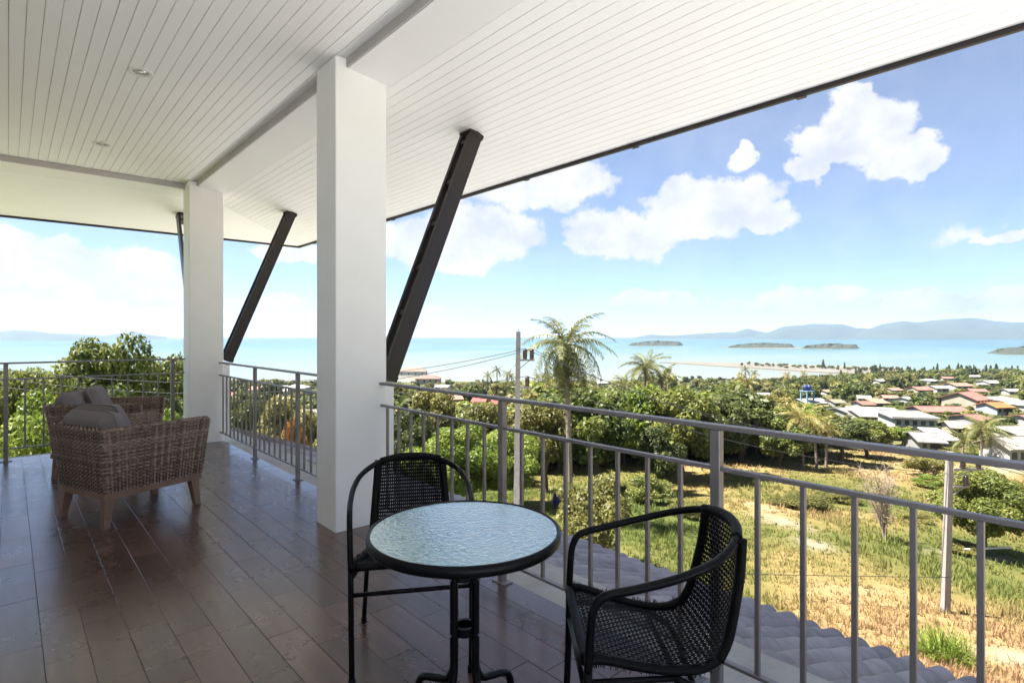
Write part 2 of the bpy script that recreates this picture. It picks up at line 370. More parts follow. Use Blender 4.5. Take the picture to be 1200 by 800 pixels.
def np_mesh(name, V, F, mats, mi=None, tone=None, smooth=False):
    """V (n,3), F (m,k) all same k"""
    V = np.asarray(V, np.float32); F = np.asarray(F, np.int32); k = F.shape[1]
    me = bpy.data.meshes.new(name); me.vertices.add(len(V)); me.vertices.foreach_set('co', V.ravel())
    me.loops.add(F.size); me.loops.foreach_set('vertex_index', F.ravel())
    me.polygons.add(len(F)); me.polygons.foreach_set('loop_start', np.arange(0, F.size, k, dtype=np.int32))
    if not isinstance(mats, (list, tuple)): mats = [mats]
    for q in mats: me.materials.append(MATS[q])
    if mi is not None: me.polygons.foreach_set('material_index', np.asarray(mi, np.int32))
    if smooth: me.polygons.foreach_set('use_smooth', np.ones(len(F), bool))
    if tone is not None:
        at = me.attributes.new('tone', 'FLOAT', 'POINT'); at.data.foreach_set('value', np.asarray(tone, np.float32))
    me.update(calc_edges=True); me.validate(); return me

# ------------------------------------------------------------------ the lie of the land
SEA_Z = -44.0
_shp = [-700, -300, 0, 300, 480, 600, 760, 900, 960, 1000, 1100, 1200, 1400, 1900]
_shd = [640, 600, 575, 555, 545, 550, 565, 585, 620, 660, 690, 700, 690, 640]
_saz = [math.atan((p - 600) / FPX) for p in _shp]
_srr = [d * math.hypot(1, (p - 600) / FPX) for p, d in zip(_shp, _shd)]
_pr = [0, 6, 21, 52, 88, 164, 303, 490, 700, 748, 800, 1000]
_pd = [6.2, 6.6, 9.5, 14.1, 16.7, 22.7, 30.3, 36, 43, 45.3, 47, 52]
def sstep(a, b, x): t = np.clip((x - a) / (b - a), 0, 1); return t * t * (3 - 2 * t)
def fbm(x, y, seed=0):
    z = 0
    for i, (fq, am) in enumerate(((1, .5), (2.1, .25), (4.3, .13), (8.7, .07))):
        z = z + am * (np.sin(fq * x + 1.7 * i + seed) * np.cos(fq * y * 1.13 - 2.1 * i + seed * 2) + .6 * np.sin(fq * (x * .7 - y * .8) + seed + i))
    return z
def terrain(x, y):
    x = np.asarray(x, float); y = np.asarray(y, float)
    s = x * SH + y * CH; l = x * CH - y * SH; r = np.hypot(x, y); az = np.arctan2(l, s)
    Rs = np.interp(np.clip(az, _saz[0], _saz[-1]), _saz, _srr)
    f = 1 + (Rs / 748 - 1) * sstep(60, 320, r)
    z = EYE - np.interp(r / f, _pr, _pd)
    z = z + fbm(x * .09, y * .09, 1) * .7 * sstep(15, 40, r) + fbm(x * .02, y * .02, 3) * 1.6 * sstep(80, 200, r) * (1 - sstep(500, 600, r))
    back = sstep(1.35, 2.2, np.abs(az))
    zb = -5 + r * .12
    return z * (1 - back) + zb * back
def G(px, py):
    """where the sight line through photo point (px, py) meets the ground"""
    u = (px - 600) / FPX; v = (393 - py) / FPX
    s = np.concatenate([np.arange(6, 120, .5), np.arange(120, 760, 2)])
    x = s * (SH + CH * u); y = s * (CH - SH * u); z = EYE + v * s
    k = np.argmax(z < terrain(x, y))
    if not (z < terrain(x, y)).any(): k = len(s) - 1
    return Vector((x[k], y[k], float(terrain(x[k], y[k])))), float(s[k])
def GD(px, s):
    u = (px - 600) / FPX; x = s * (SH + CH * u); y = s * (CH - SH * u)
    return Vector((x, y, float(terrain(x, y))))
def AT(px, py, s):
    u = (px - 600) / FPX; return Vector((s * (SH + CH * u), s * (CH - SH * u), EYE + (393 - py) / FPX * s))
def to_px(p):
    s = p[0] * SH + p[1] * CH; l = p[0] * CH - p[1] * SH
    return 600 + FPX * l / s, 393 - FPX * (p[2] - EYE) / s, s
FACE = -HEAD            # rotation z that turns local -Y towards the camera
_ep = [200, 450, 560, 640, 700, 850, 960, 1000, 1100, 1150, 1250]
_es = [30, 44, 50, 58, 62, 66, 78, 88, 100, 92, 80]
def field_edge(px): return np.interp(px, _ep, _es)

def build_ground():
    na = 300
    rr = np.concatenate([[0.01, 3], np.geomspace(6, 120, 130), np.geomspace(122, 1000, 90)])
    a = np.linspace(0, 2 * PI, na, endpoint=False)
    A, RR = np.meshgrid(a, rr); X = RR * np.sin(A); Y = RR * np.cos(A); Z = terrain(X, Y)
    V = np.stack([X, Y, Z], -1).reshape(-1, 3); F = []
    nr = len(rr); i, j = np.meshgrid(np.arange(nr - 1), np.arange(na), indexing='ij'); j2 = (j + 1) % na
    F = np.stack([i * na + j, (i + 1) * na + j, (i + 1) * na + j2, i * na + j2], -1).reshape(-1, 4)[:, ::-1]
    me = np_mesh('ground', V, F, 'ground_cover', smooth=True)
    x, y = V[:, 0], V[:, 1]; dry, wood, soil = ground_fields(x, y)
    for nm, d in (('dry', dry), ('wood', wood), ('soil', soil)):
        at = me.attributes.new(nm, 'FLOAT', 'POINT'); at.data.foreach_set('value', d.astype(np.float32))
    struct(obj('ground', me))
def ground_fields(x, y):
    s = x * SH + y * CH; l = x * CH - y * SH; sc = np.maximum(s, 1); px = 600 + FPX * l / sc
    dry = .30 + .55 * fbm(x * .16 + 2, y * .16, 5) + .35 * fbm(x * .05, y * .05 + 3, 2)
    dry = dry + .22 * np.exp(-((s - 18) / 9.) ** 2) + .12 * (px > 900)       # the near slope is drier
    dry = np.where(px < 620, dry - .25, dry)
    wood = sstep(0, 8, s - field_edge(px)) * (s > 0); wood = np.where(s < 0, .6, wood)
    soil = np.zeros_like(dry)
    def pool(cx, cy, rx, ry, amp=1.0, rot=0):
        g, ss = G(cx, cy); dx, dy = x - g.x, y - g.y
        a_ = dx * CH - dy * SH; b_ = dx * SH + dy * CH
        if rot: a_, b_ = a_ * math.cos(rot) - b_ * math.sin(rot), a_ * math.sin(rot) + b_ * math.cos(rot)
        return amp * np.exp(-((a_ / rx) ** 2 + (b_ / ry) ** 2))
    for q in ((945, 590, 5, 9, .5), (985, 640, 4, 6, .38), (760, 590, 8, 10, .5), (800, 610, 5, 5, .35), (640, 580, 9, 10, .4), (1180, 690, 4, 6, .5), (1120, 640, 5, 5, .45), (1030, 590, 5, 8, .3), (1075, 575, 4, 5, .4), (880, 560, 8, 4, .35)):
        dry = dry - .72 * pool(*q)
    for q in ((915, 610, 1.6, 3.6, .85), (890, 592, .9, 3.4, .8), (955, 640, 1.2, 1.6, .9), (985, 548, 9, 1.8, .5), (850, 545, 10, 1.2, .5), (1060, 545, 9, 2, .5), (1110, 560, 5, 1.5, .4),
              (1150, 655, 4.5, .8, .9), (1190, 770, 1.8, .8, 1.0), (1180, 550, 14, 4, .9), (700, 655, 2, 1, .5), (660, 572, 3, .8, .6), (1000, 690, 2.2, 1.2, .45)):
        soil = np.maximum(soil, pool(*q))
    return dry, wood, np.clip(soil, 0, 1)
build_ground()
def build_sea():
    m_ = MB(); n = 128; ring = [250, 700, 2000, 6000, 12400]; vs = [(0, 0, SEA_Z)]; fs = []
    for r in ring: vs += [(r * math.sin(2 * PI * k / n), r * math.cos(2 * PI * k / n), SEA_Z) for k in range(n)]
    for k in range(n): fs.append((0, 1 + (k + 1) % n, 1 + k))
    for i in range(len(ring) - 1):
        for k in range(n): a = 1 + i * n + k; b = 1 + i * n + (k + 1) % n; fs.append((a, b, b + n, a + n))
    m_.add(vs, fs); struct(m_.build('sea', 'sea_water'))
build_sea()

def ridge(name, pts, s, depth, mat, label=None, jag=.12, base=None, seed=0):
    """a hill range: pts are (px, py) of its crest; s its distance along the view"""
    rg = random.Random(seed); pts = sorted(pts); n = 90; xs = np.linspace(pts[0][0], pts[-1][0], n)
    ys = np.interp(xs, [p[0] for p in pts], [p[1] for p in pts]); base = SEA_Z - 3 if base is None else base
    rows = 9; V = []; F = []
    for j in range(rows):
        t = j / (rows - 1) * 2 - 1; fall = (1 - abs(t) ** 1.5)
        for i in range(n):
            p = AT(xs[i], ys[i], s); h = max(p.z - SEA_Z, 0)
            endt = min(1, 6 * i / n, 6 * (n - 1 - i) / n)
            k = fall * (1 + jag * (fbm(np.array(i * .5 + seed), np.array(j * 1.3)) if 0 < j < rows - 1 else 0) * (1 if t != 0 else .4))
            q = AT(xs[i], 393, s + t * depth * (.4 + .6 * endt)); V.append((q.x, q.y, base + (h + (SEA_Z - base)) * max(k, 0)))
    for j in range(rows - 1):
        for i in range(n - 1): a = j * n + i; F.append((a, a + 1, a + 1 + n, a + n))
    o = obj(name, np_mesh(name, V, F, mat, smooth=True)); struct(o)
    if label: o['label'] = label
    return o
ridge('hills', [(735, 397), (760, 392), (790, 393), (830, 390), (860, 389), (876, 385), (890, 388), (905, 391), (930, 393)], 9000, 900, 'hill_green', seed=1)
ridge('hills', [(860, 397), (900, 389.5), (915, 383), (935, 381), (960, 379), (985, 380), (1000, 383), (1017, 385), (1040, 388), (1070, 394), (1090, 397)], 8600, 1300, 'hill_green', seed=2)
ridge('hills', [(985, 397), (1010, 388), (1035, 380), (1060, 375.5), (1075, 377), (1090, 376), (1110, 374), (1132, 372), (1150, 374), (1175, 376.5), (1200, 377.5), (1250, 374), (1320, 382), (1420, 396)], 8000, 1600, 'hill_green', seed=3)
ridge('hills', [(-160, 393), (-60, 386), (0, 388), (20, 386.5), (45, 388), (70, 392), (105, 396)], 5600, 500, 'hill_green', seed=4)
ridge('hills', [(30, 396), (60, 390), (90, 391), (120, 393), (140, 390.5), (155, 387.5), (165, 389.5), (178, 392.5), (196, 394.5)], 6800, 500, 'hill_green', seed=5)

# ------------------------------------------------------------------ the house: floor, columns, roof, railings
X_WALL, X_RAIL, X_EDGE, Y_RAIL, Y_EDGE, Y_NEAR = -1.35, 2.02, 2.06, 8.12, 8.30, -0.5
def build_floor():
    fl = struct(MB().box(X_WALL, X_EDGE - .004, Y_NEAR, Y_EDGE - .004, -.26, -.012).build('floor', 'grout'))
    tl, tw, g = .60, .15, .0015
    base = MB().cbox(-tw / 2 + g / 2, tw / 2 - g / 2, -tl / 2 + g / 2, tl / 2 - g / 2, -.011, 0, .0012).mesh('tile', 'wood_tile')
    cells = []
    ncol = int(math.ceil((X_EDGE - X_WALL) / tw))
    offs = [0, .2, .4, .1, .3, .5]
    for c in range(ncol):
        x1 = X_EDGE - c * tw; x0 = max(x1 - tw, X_WALL)
        y = Y_EDGE + offs[(c * 7 + 3) % 6] * 1.0
        while y > Y_NEAR:
            ya, yb = max(y - tl, Y_NEAR), min(y, Y_EDGE)
            if yb - ya > .03: cells.append((x0, x1, ya, yb))
            y -= tl
    def key(c):
        cx, cy = (c[0] + c[1]) / 2, (c[2] + c[3]) / 2; s = cx * SH + cy * CH; l = cx * CH - cy * SH
        vis = s > 1.9 and abs(l / s) < 1.05
        return (0 if vis else 1, math.hypot(cx, cy))
    cells.sort(key=key); rest = MB()
    for i, (x0, x1, ya, yb) in enumerate(cells):
        full = abs(x1 - x0 - tw) < 1e-6 and abs(yb - ya - tl) < 1e-6
        if i < 296:
            dz = random.uniform(-.0006, .0004); tilt = (random.gauss(0, .0004), random.gauss(0, .0005), 0)
            if full: obj('tile', base, fl, ((x0 + x1) / 2, (ya + yb) / 2, dz), tilt)
            else: obj('tile', MB().cbox(x0 + g / 2, x1 - g / 2, ya + g / 2, yb - g / 2, -.011, 0, .0012).mesh('tile', 'wood_tile'), fl)
        else: rest.cbox(x0 + g / 2, x1 - g / 2, ya + g / 2, yb - g / 2, -.011, 0, .0012)
    if rest.v: stuff(rest.build('tile_field', 'wood_tile', fl))
    # concrete ledge that carries the railing and the lower wall
    m_ = MB().cbox(X_EDGE, 2.40, Y_NEAR, Y_EDGE + .30, -.30, -.035, .006).cbox(X_WALL, X_EDGE, Y_EDGE, Y_EDGE + .30, -.30, -.035, .006)
    struct(m_.build('ledge', 'concrete'))
    w = MB().box(X_WALL, 2.25, Y_NEAR, Y_EDGE + .1, -9.5, -.302)
    tag(w.build('house_wall', 'white_paint'), 'white house wall under the balcony floor behind the lower tiled roof', 'wall')
    w = MB().box(X_WALL - .2, X_WALL - .002, Y_NEAR, Y_EDGE, -.25, 3.262)
    tag(w.build('house_wall', 'white_paint'), 'white house front wall along the inner side of the veranda', 'wall')
build_floor()

CX0, CX1, CD = 1.67, 2.06, .32
COLS = [3.68, 7.86]
def column(y, label):
    t = thing('column', label, 'column', (0, 0, 0))
    MB().cbox(CX0, CX1, y, y + CD, -.01, 3.272, .006).build('shaft', 'white_paint', t)
    MB().cbox(CX1 + .001, CX1 + .085, y + .04, y + CD - .04, -.034, 1.0, .005).build('outer_pier', 'white_paint', t)
    return t
column(COLS[0], 'large white square column nearest the camera behind the black chairs')
c2 = column(COLS[1], 'white square column at the far corner of the balcony')
MB().cbox(CX0 + .04, CX1 - .04, COLS[1] + CD + .001, COLS[1] + CD + .085, -.011, 1.0, .005).build('outer_pier', 'white_paint', c2)

Z_IN, Z_SOF, SL = 3.275, 3.205, .10
X_BEAM, Y_BEAM, OVER = 1.76, 8.10, 2.20
X_EAVE, Y_EAVE, BAND = X_BEAM + OVER, Y_BEAM + OVER, .33
def zs(d): return Z_SOF - SL * d
def build_roof():
    rf = thing('veranda_roof', 'white boarded veranda ceiling and deep eaves with dark edge above the balcony', 'roof')
    gap = .0045
    # inner ceiling boards
    pitch = .08; n = int((X_BEAM - X_WALL) / pitch)
    base = MB().cbox(-pitch / 2 + .0014, pitch / 2 - .0014, Y_NEAR, Y_BEAM - .002, Z_IN, Z_IN + .012, .002).mesh('ceiling_board', 'ceiling_paint')
    for i in range(n + 1):
        x = X_BEAM - pitch * (i + .5)
        if x - pitch / 2 < X_WALL - .05: break
        obj('ceiling_board', base, rf, (x, 0, random.uniform(0, .0008)))
    MB().box(X_WALL - .2, X_BEAM, Y_NEAR, Y_BEAM, Z_IN + .0125, Z_IN + .05).build('ceiling_backing', 'groove_grey', rf)
    # the step down to the soffit, and the plain band on the beam line
    m_ = MB(); e = .05
    m_.hexa([(X_BEAM, Y_NEAR, Z_SOF), (X_BEAM + BAND, Y_NEAR, zs(BAND)), (X_BEAM + BAND, Y_BEAM + BAND, zs(BAND)), (X_BEAM, Y_BEAM, Z_SOF),
             (X_BEAM, Y_NEAR, Z_IN + .05), (X_BEAM + BAND, Y_NEAR, Z_IN + .05), (X_BEAM + BAND, Y_BEAM + BAND, Z_IN + .05), (X_BEAM, Y_BEAM, Z_IN + .05)])
    m_.hexa([(X_WALL, Y_BEAM, Z_SOF), (X_BEAM, Y_BEAM, Z_SOF), (X_BEAM + BAND, Y_BEAM + BAND, zs(BAND)), (X_WALL, Y_BEAM + BAND, zs(BAND)),
             (X_WALL, Y_BEAM, Z_IN + .05), (X_BEAM, Y_BEAM, Z_IN + .05), (X_BEAM + BAND, Y_BEAM + BAND, Z_IN + .05), (X_WALL, Y_BEAM + BAND, Z_IN + .05)])
    m_.build('beam', 'beam_paint', rf)
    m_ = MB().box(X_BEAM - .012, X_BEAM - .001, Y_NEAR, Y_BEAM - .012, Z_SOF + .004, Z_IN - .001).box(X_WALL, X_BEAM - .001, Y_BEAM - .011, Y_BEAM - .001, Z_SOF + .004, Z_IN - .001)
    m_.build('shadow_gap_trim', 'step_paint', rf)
    # sloping soffit boards, mitred at the hip
    nb = 22; pw = (OVER - BAND) / nb; th = .012
    for i in range(nb):
        d0 = BAND + i * pw + gap / 2; d1 = BAND + (i + 1) * pw - gap / 2
        def q(d, y0, yk): return None
        a = [(X_BEAM + d0, Y_NEAR, zs(d0)), (X_BEAM + d1, Y_NEAR, zs(d1)), (X_BEAM + d1, Y_BEAM + d1 - .004, zs(d1)), (X_BEAM + d0, Y_BEAM + d0 - .004, zs(d0))]
        MB().hexa(a + [(x, y, z + th) for x, y, z in a]).build('soffit_board', 'ceiling_paint', rf)
        b = [(X_WALL, Y_BEAM + d0, zs(d0)), (X_BEAM + d0 - .004, Y_BEAM + d0, zs(d0)), (X_BEAM + d1 - .004, Y_BEAM + d1, zs(d1)), (X_WALL, Y_BEAM + d1, zs(d1))]
        MB().hexa(b + [(x, y, z + th) for x, y, z in b]).build('soffit_board', 'ceiling_paint', rf)
    m_ = MB(); t = .0125
    a = [(X_BEAM + BAND, Y_NEAR, zs(BAND) + t), (X_EAVE, Y_NEAR, zs(OVER) + t), (X_EAVE, Y_EAVE, zs(OVER) + t), (X_BEAM + BAND, Y_BEAM + BAND, zs(BAND) + t)]
    m_.hexa(a + [(x, y, z + .03) for x, y, z in a])
    a = [(X_WALL, Y_BEAM + BAND, zs(BAND) + t), (X_BEAM + BAND, Y_BEAM + BAND, zs(BAND) + t), (X_EAVE, Y_EAVE, zs(OVER) + t), (X_WALL, Y_EAVE, zs(OVER) + t)]
    m_.hexa(a + [(x, y, z + .03) for x, y, z in a])
    m_.build('soffit_backing', 'groove_grey', rf)
    # fascia and gutter
    ze = zs(OVER); m_ = MB()
    m_.box(X_EAVE + .001, X_EAVE + .03, Y_NEAR, Y_EAVE + .03, ze - .030, ze + .17)
    m_.box(X_WALL, X_EAVE, Y_EAVE + .001, Y_EAVE + .03, ze - .030, ze + .17)
    m_.build('fascia', 'dark_steel', rf)
    m_ = MB()
    for k in range(9): MB().box(X_EAVE - .004, X_EAVE + .04, -1.2 + k * 1.35, -1.14 + k * 1.35, ze - .038, ze - .0305).build('gutter_clip', 'dark_steel', rf)
    # weathering skin: hipped roof sheet above
    zt = 5.0; m_ = MB()
    a = [(X_EAVE + .05, Y_NEAR, ze + .175), (X_EAVE + .05, Y_EAVE + .05, ze + .175), (X_WALL - 3.5, Y_EAVE + .05, ze + .175), (X_WALL - 3.5, Y_NEAR, ze + .175),
         (X_WALL - 3.5, Y_NEAR, zt), (X_WALL - 3.5, Y_BEAM - 2.8, zt), (X_WALL - 3.5, Y_EAVE, ze + .18)]
    m_.add([a[0], a[1], a[5], a[4]], [(0, 1, 2, 3)]); m_.add([a[1], a[2], a[5]], [(0, 1, 2)])
    m_.build('roof_sheet', 'roof_grey', rf)
build_roof()
def downlight(x, y, label):
    t = thing('downlight', label, 'ceiling light', (x, y, Z_IN))
    MB().lathe([(.052, -.001), (.056, -.007), (.078, -.006), (.082, -.0008), (.082, .002)], 32).build('trim_ring', 'lamp_white', t, True)
    MB().lathe([(.0515, -.002), (.046, .03), (.034, .05), (0.0001, .052)], 28).build('reflector', 'lamp_reflector', t, True)
    MB().lathe([(.0001, -.004), (.016, -.003), (.021, .008), (.021, .03)], 20).build('bulb', 'lamp_white', t, True)
downlight(.72, 4.88, 'round recessed ceiling light nearer the camera with chrome reflector')
downlight(.70, 6.97, 'round recessed ceiling light farther away near the boarded eave')

def brace(foot, head, along, label):
    """ladder brace of two channels from pier top to soffit; 'along' is the horizontal direction across the pair"""
    t = thing('roof_brace', label, 'brace', foot); f = Vector((0, 0, 0)); h = Vector(head) - Vector(foot); al = Vector(along)
    d = h.normalized(); nrm = d.cross(al).normalized()
    for s_ in (-1, 1):
        m_ = MB(); c = al * (.066 * s_)
        m_.bar(f + c, h + c, .012, .13, up=nrm)                          # web
        for e in (-1, 1): m_.bar(f + c * .83 + nrm * .058 * e, h + c * .83 + nrm * .058 * e, .026, .010, up=nrm)   # flanges
        m_.build('channel', 'dark_steel', t)
    ln = h.length
    for k in range(6):
        p = d * (ln * (.06 + k * .178)); MB().bar(p - d * .02, p + d * .02, .118, .10, up=nrm).build('spacer_plate', 'dark_steel', t)
    MB().bar(h - d * .03, h + d * .012, .15, .15, up=nrm).build('head_plate', 'dark_steel', t)
    MB().bar(f - d * .012, f + d * .03, .15, .14, up=nrm).build('foot_plate', 'dark_steel', t)
brace((2.135, 3.84, 1.03), (2.97, 3.84, zs(2.97 - X_BEAM) - .01), (0, 1, 0), 'dark steel ladder brace leaning outward from the nearest white column')
brace((2.135, 8.02, 1.03), (2.97, 8.02, zs(2.97 - X_BEAM) - .01), (0, 1, 0), 'dark steel ladder brace leaning right from the far corner column')
brace((1.865, 8.26, 1.03), (1.865, 9.20, zs(9.20 - Y_BEAM) - .01), (1, 0, 0), 'dark steel ladder brace seen end-on left of the far corner column')

def railing(a, b, zt, zm, zb, posts, sp, label, first=None):
    """a, b: plan ends; posts: distances from a; balusters every sp"""
    a = Vector((*a, 0)); b = Vector((*b, 0)); d = (b - a).normalized(); L_ = (b - a).length
    t = thing('balcony_railing', label, 'railing', a, math.atan2(d.y, d.x))
    MB().cbox(0, L_, -.021, .021, zt - .019, zt, .003).build('top_rail', 'rail_steel', t)
    MB().cbox(0, L_, -.013, .013, zm - .016, zm, .002).build('middle_rail', 'rail_steel', t)
    MB().cbox(0, L_, -.013, .013, zb - .014, zb, .002).build('bottom_rail', 'rail_steel', t)
    pm = MB().cbox(-.020, .020, -.017, .017, 0, zt - .0195, .003).mesh('post', 'rail_steel')
    fm = MB().cbox(-.05, .05, -.032, .032, .0005, .007, .001).mesh('base_plate', 'rail_steel')
    bm_ = MB().cbox(-.0085, .0085, -.0085, .0085, zb + .0005, zm - .0165, .0015).mesh('baluster', 'rail_steel')
    for p in posts:
        o = obj('post', pm, t, (p, 0, 0)); obj('base_plate', fm, o)
    x = first if first is not None else sp / 2
    while x < L_ - .03:
        if all(abs(x - p) > .05 for p in posts): obj('baluster', bm_, t, (x, 0, 0))
        x += sp
railing((X_RAIL, COLS[0] - .001), (X_RAIL, -1.9), 1.012, .852, .125, [1.34, 2.595, 3.85, 5.1], .1569, 'long grey steel railing beside the bistro table running off to the right', .085)
railing((X_RAIL, COLS[1] - .001), (X_RAIL, COLS[0] + CD + .001), 1.012, .852, .125, [1.36, 2.59], .15375, 'grey steel railing between the two white columns', .13)
railing((CX0 - .001, Y_RAIL), (X_WALL + .01, Y_RAIL), 1.062, .885, .14, [.13, 1.69], .156, 'pale steel railing behind the wicker armchairs at the far end', .286)

def lower_roof():
    t = thing('lower_tiled_roof', 'grey barrel-tiled lower roof sloping down below the balcony railing', 'roof')
    x0, z0, x1, z1 = 2.405, -.125, 4.60, -.905; ang = math.atan2(z0 - z1, x1 - x0); ln = math.hypot(x1 - x0, z1 - z0)
    nc = 6; cl = ln / nc; w = .324; ov = .05
    V = []; F = []; nu = 24
    prof = [(-w / 2 + w * i / nu, .058 * abs(math.sin(PI * (i / nu) * 2)) ** .7 - .004 + (.0 if i < nu else 0)) for i in range(nu + 1)]
    for (xx, lift) in ((-ov, -.004), (cl - .008, .015), (cl, .011)):
        for (y, z) in prof: V.append((xx, y, z + lift))
    n1 = nu + 1
    for (y, z) in prof: V.append((cl, y, z - .004))
    for r_ in range(3):
        for i in range(nu): a = r_ * n1 + i; F.append((a, a + n1, a + n1 + 1, a + 1))
    me = np_mesh('roof_tile', V, F, 'clay_tile_grey', smooth=True)
    dirx = Vector((math.cos(ang), 0, -math.sin(ang))); ny = int((Y_EDGE + 2.3 - Y_NEAR) / w)
    for c in range(nc):
        p = Vector((x0, 0, z0)) + dirx * (c * cl)
        for k in range(ny):
            y = Y_EDGE + .6 - w * (k + .5)
            if y < Y_NEAR: continue
            obj('roof_tile', me, t, (p.x, y, p.z + random.uniform(-.003, .003)), (random.gauss(0, .006), ang + random.gauss(0, .006), random.gauss(0, .005)))
    m_ = MB(); a = [(x0 - .0, Y_NEAR, z0 - .10), (x1 - .03, Y_NEAR, z1 - .10), (x1 - .03, Y_EDGE + .6, z1 - .10), (x0, Y_EDGE + .6, z0 - .10)]
    m_.hexa(a + [(x, y, z + .06) for x, y, z in a]); m_.build('roof_deck', 'timber_dark', t)
    MB().box(x1 - .06, x1 - .03, Y_NEAR, Y_EDGE + .6, z1 - .25, z1 - .105).build('fascia', 'wall_white', t)
    MB().cbox(x0 - .004, x0 + .085, Y_NEAR, Y_EDGE + .6, -.22, -.048, .012).build('mortar_fillet', 'concrete', t)
    m_ = MB().tube([(2.45, Y_EDGE + .62, -.06), (4.6, Y_EDGE + .62, -.87)], .07, 10); m_.build('verge_tile', 'clay_tile_grey', t, True)
lower_roof()

# ------------------------------------------------------------------ woven surfaces
def weave(S, nu, nv, wu, wv, amp, name, mat, sub=2, arch=.35, nlong=None):
    """strands over and under each other on the surface S(u, v) in [0,1]^2 (vectorised, returns (...,3)).
    nu strands run along v, nv strands run along u; wu, wv their widths as a share of the pitch."""
    def frame(U, Vv):
        e = 1e-3
        p = S(U, Vv); du = (S(np.clip(U + e, 0, 1), Vv) - S(np.clip(U - e, 0, 1), Vv)); dv = (S(U, np.clip(Vv + e, 0, 1)) - S(U, np.clip(Vv - e, 0, 1)))
        du /= np.linalg.norm(du, axis=-1, keepdims=True) + 1e-9; dv /= np.linalg.norm(dv, axis=-1, keepdims=True) + 1e-9
        n = np.cross(du, dv); n /= np.linalg.norm(n, axis=-1, keepdims=True) + 1e-9
        return p, n
    VV = []; FF = []; base = 0
    for (cnt, other, wd, along_v) in ((nu, nv, wu, True), (nv, nu, wv, False)):
        ns = other * sub + 1
        t = np.linspace(0, 1, ns); c = (np.arange(cnt) + .5) / cnt
        Cc, T = np.meshgrid(c, t, indexing='ij')
        k = np.arange(cnt)[:, None]
        h = np.cos(PI * (T * other - .5) + PI * k) * (1 if along_v else -1)
        cols = []
        for off, up in ((-.5, -arch), (0, arch), (.5, -arch)):
            cc = Cc + off * wd / cnt
            U, Vv = (cc, T) if along_v else (T, cc)
            p, n = frame(np.clip(U, 0, 1), np.clip(Vv, 0, 1)); cols.append(p + n * ((h + up) * amp)[..., None])
        P = np.stack(cols, 2)                      # cnt, ns, 3, 3
        VV.append(P.reshape(-1, 3))
        i, j, q = np.meshgrid(np.arange(cnt), np.arange(ns - 1), np.arange(2), indexing='ij')
        a = base + (i * ns + j) * 3 + q
        FF.append(np.stack([a, a + 1, a + 4, a + 3], -1).reshape(-1, 4)); base += cnt * ns * 3
    return np_mesh(name, np.concatenate(VV), np.concatenate(FF), mat, smooth=True)

# ------------------------------------------------------------------ bistro table and chairs
def bistro_table(loc, rz):
    t = thing('bistro_table', 'round bistro table with hammered glass top and black tube legs', 'table', loc, rz)
    zt = .74; r = .30
    MB().lathe([(.0001, zt - .005), (r - .012, zt - .005), (r - .010, zt - .003), (r - .010, zt + .001), (r - .012, zt + .002), (.0001, zt + .002)], 72).build('glass_top', 'hammered_glass', t)
    MB().lathe([(r - .014, zt - .008), (r - .0095, zt - .0075), (r - .0092, zt + .003), (r - .004, zt + .0055), (r + .001, zt + .002), (r + .002, zt - .022), (r - .002, zt - .028), (r - .014, zt - .028), (r - .014, zt - .008)], 72).build('rim', 'black_tube', t, True)
    m_ = MB()
    for k in range(2):
        a = k * PI / 2; c_, s_ = math.cos(a), math.sin(a)
        m_.bar((-c_ * (r - .012), -s_ * (r - .012), zt - .02 - .012 * k), (c_ * (r - .012), s_ * (r - .012), zt - .02 - .012 * k), .02, .012)
    m_.build('under_bracket', 'black_tube', t)
    q = .036
    for k in range(4):
        a = PI / 4 + k * PI / 2; c_, s_ = math.cos(a), math.sin(a)
        pts = [(c_ * q * 1.3, s_ * q * 1.3, zt - .03), (c_ * q * 1.3, s_ * q * 1.3, .40), (c_ * q * 1.35, s_ * q * 1.35, .30), (c_ * .075, s_ * .075, .245), (c_ * .125, s_ * .125, .225), (c_ * .19, s_ * .19, .205), (c_ * .218, s_ * .218, .175), (c_ * .225, s_ * .225, .12), (c_ * .225, s_ * .225, .008)]
        o = MB().tube(crom(pts, 5), .0125, 12).build('leg', 'black_tube', t, True)
        MB().lathe([(.016, 0), (.016, .012), (.013, .02)], 12, (c_ * .225, s_ * .225, .0005)).build('foot_cap', 'black_tube', o)
    for z in (.43, .60):
        MB().lathe([(.026, z - .013), (.038, z - .013), (.038, z + .013), (.026, z + .013), (.026, z - .013)], 28).build('spreader_ring', 'black_tube', t)
        for k in range(4):
            a = PI / 4 + k * PI / 2; p = Vector((math.cos(a) * .0605, math.sin(a) * .0605, z)); MB().tube([p, p + Vector((math.cos(a), math.sin(a), 0)) * .005], .004, 8).build('bolt', 'bolt_metal', t)
    return t
bistro_table((1.07, 1.42, .0008), R(-37))

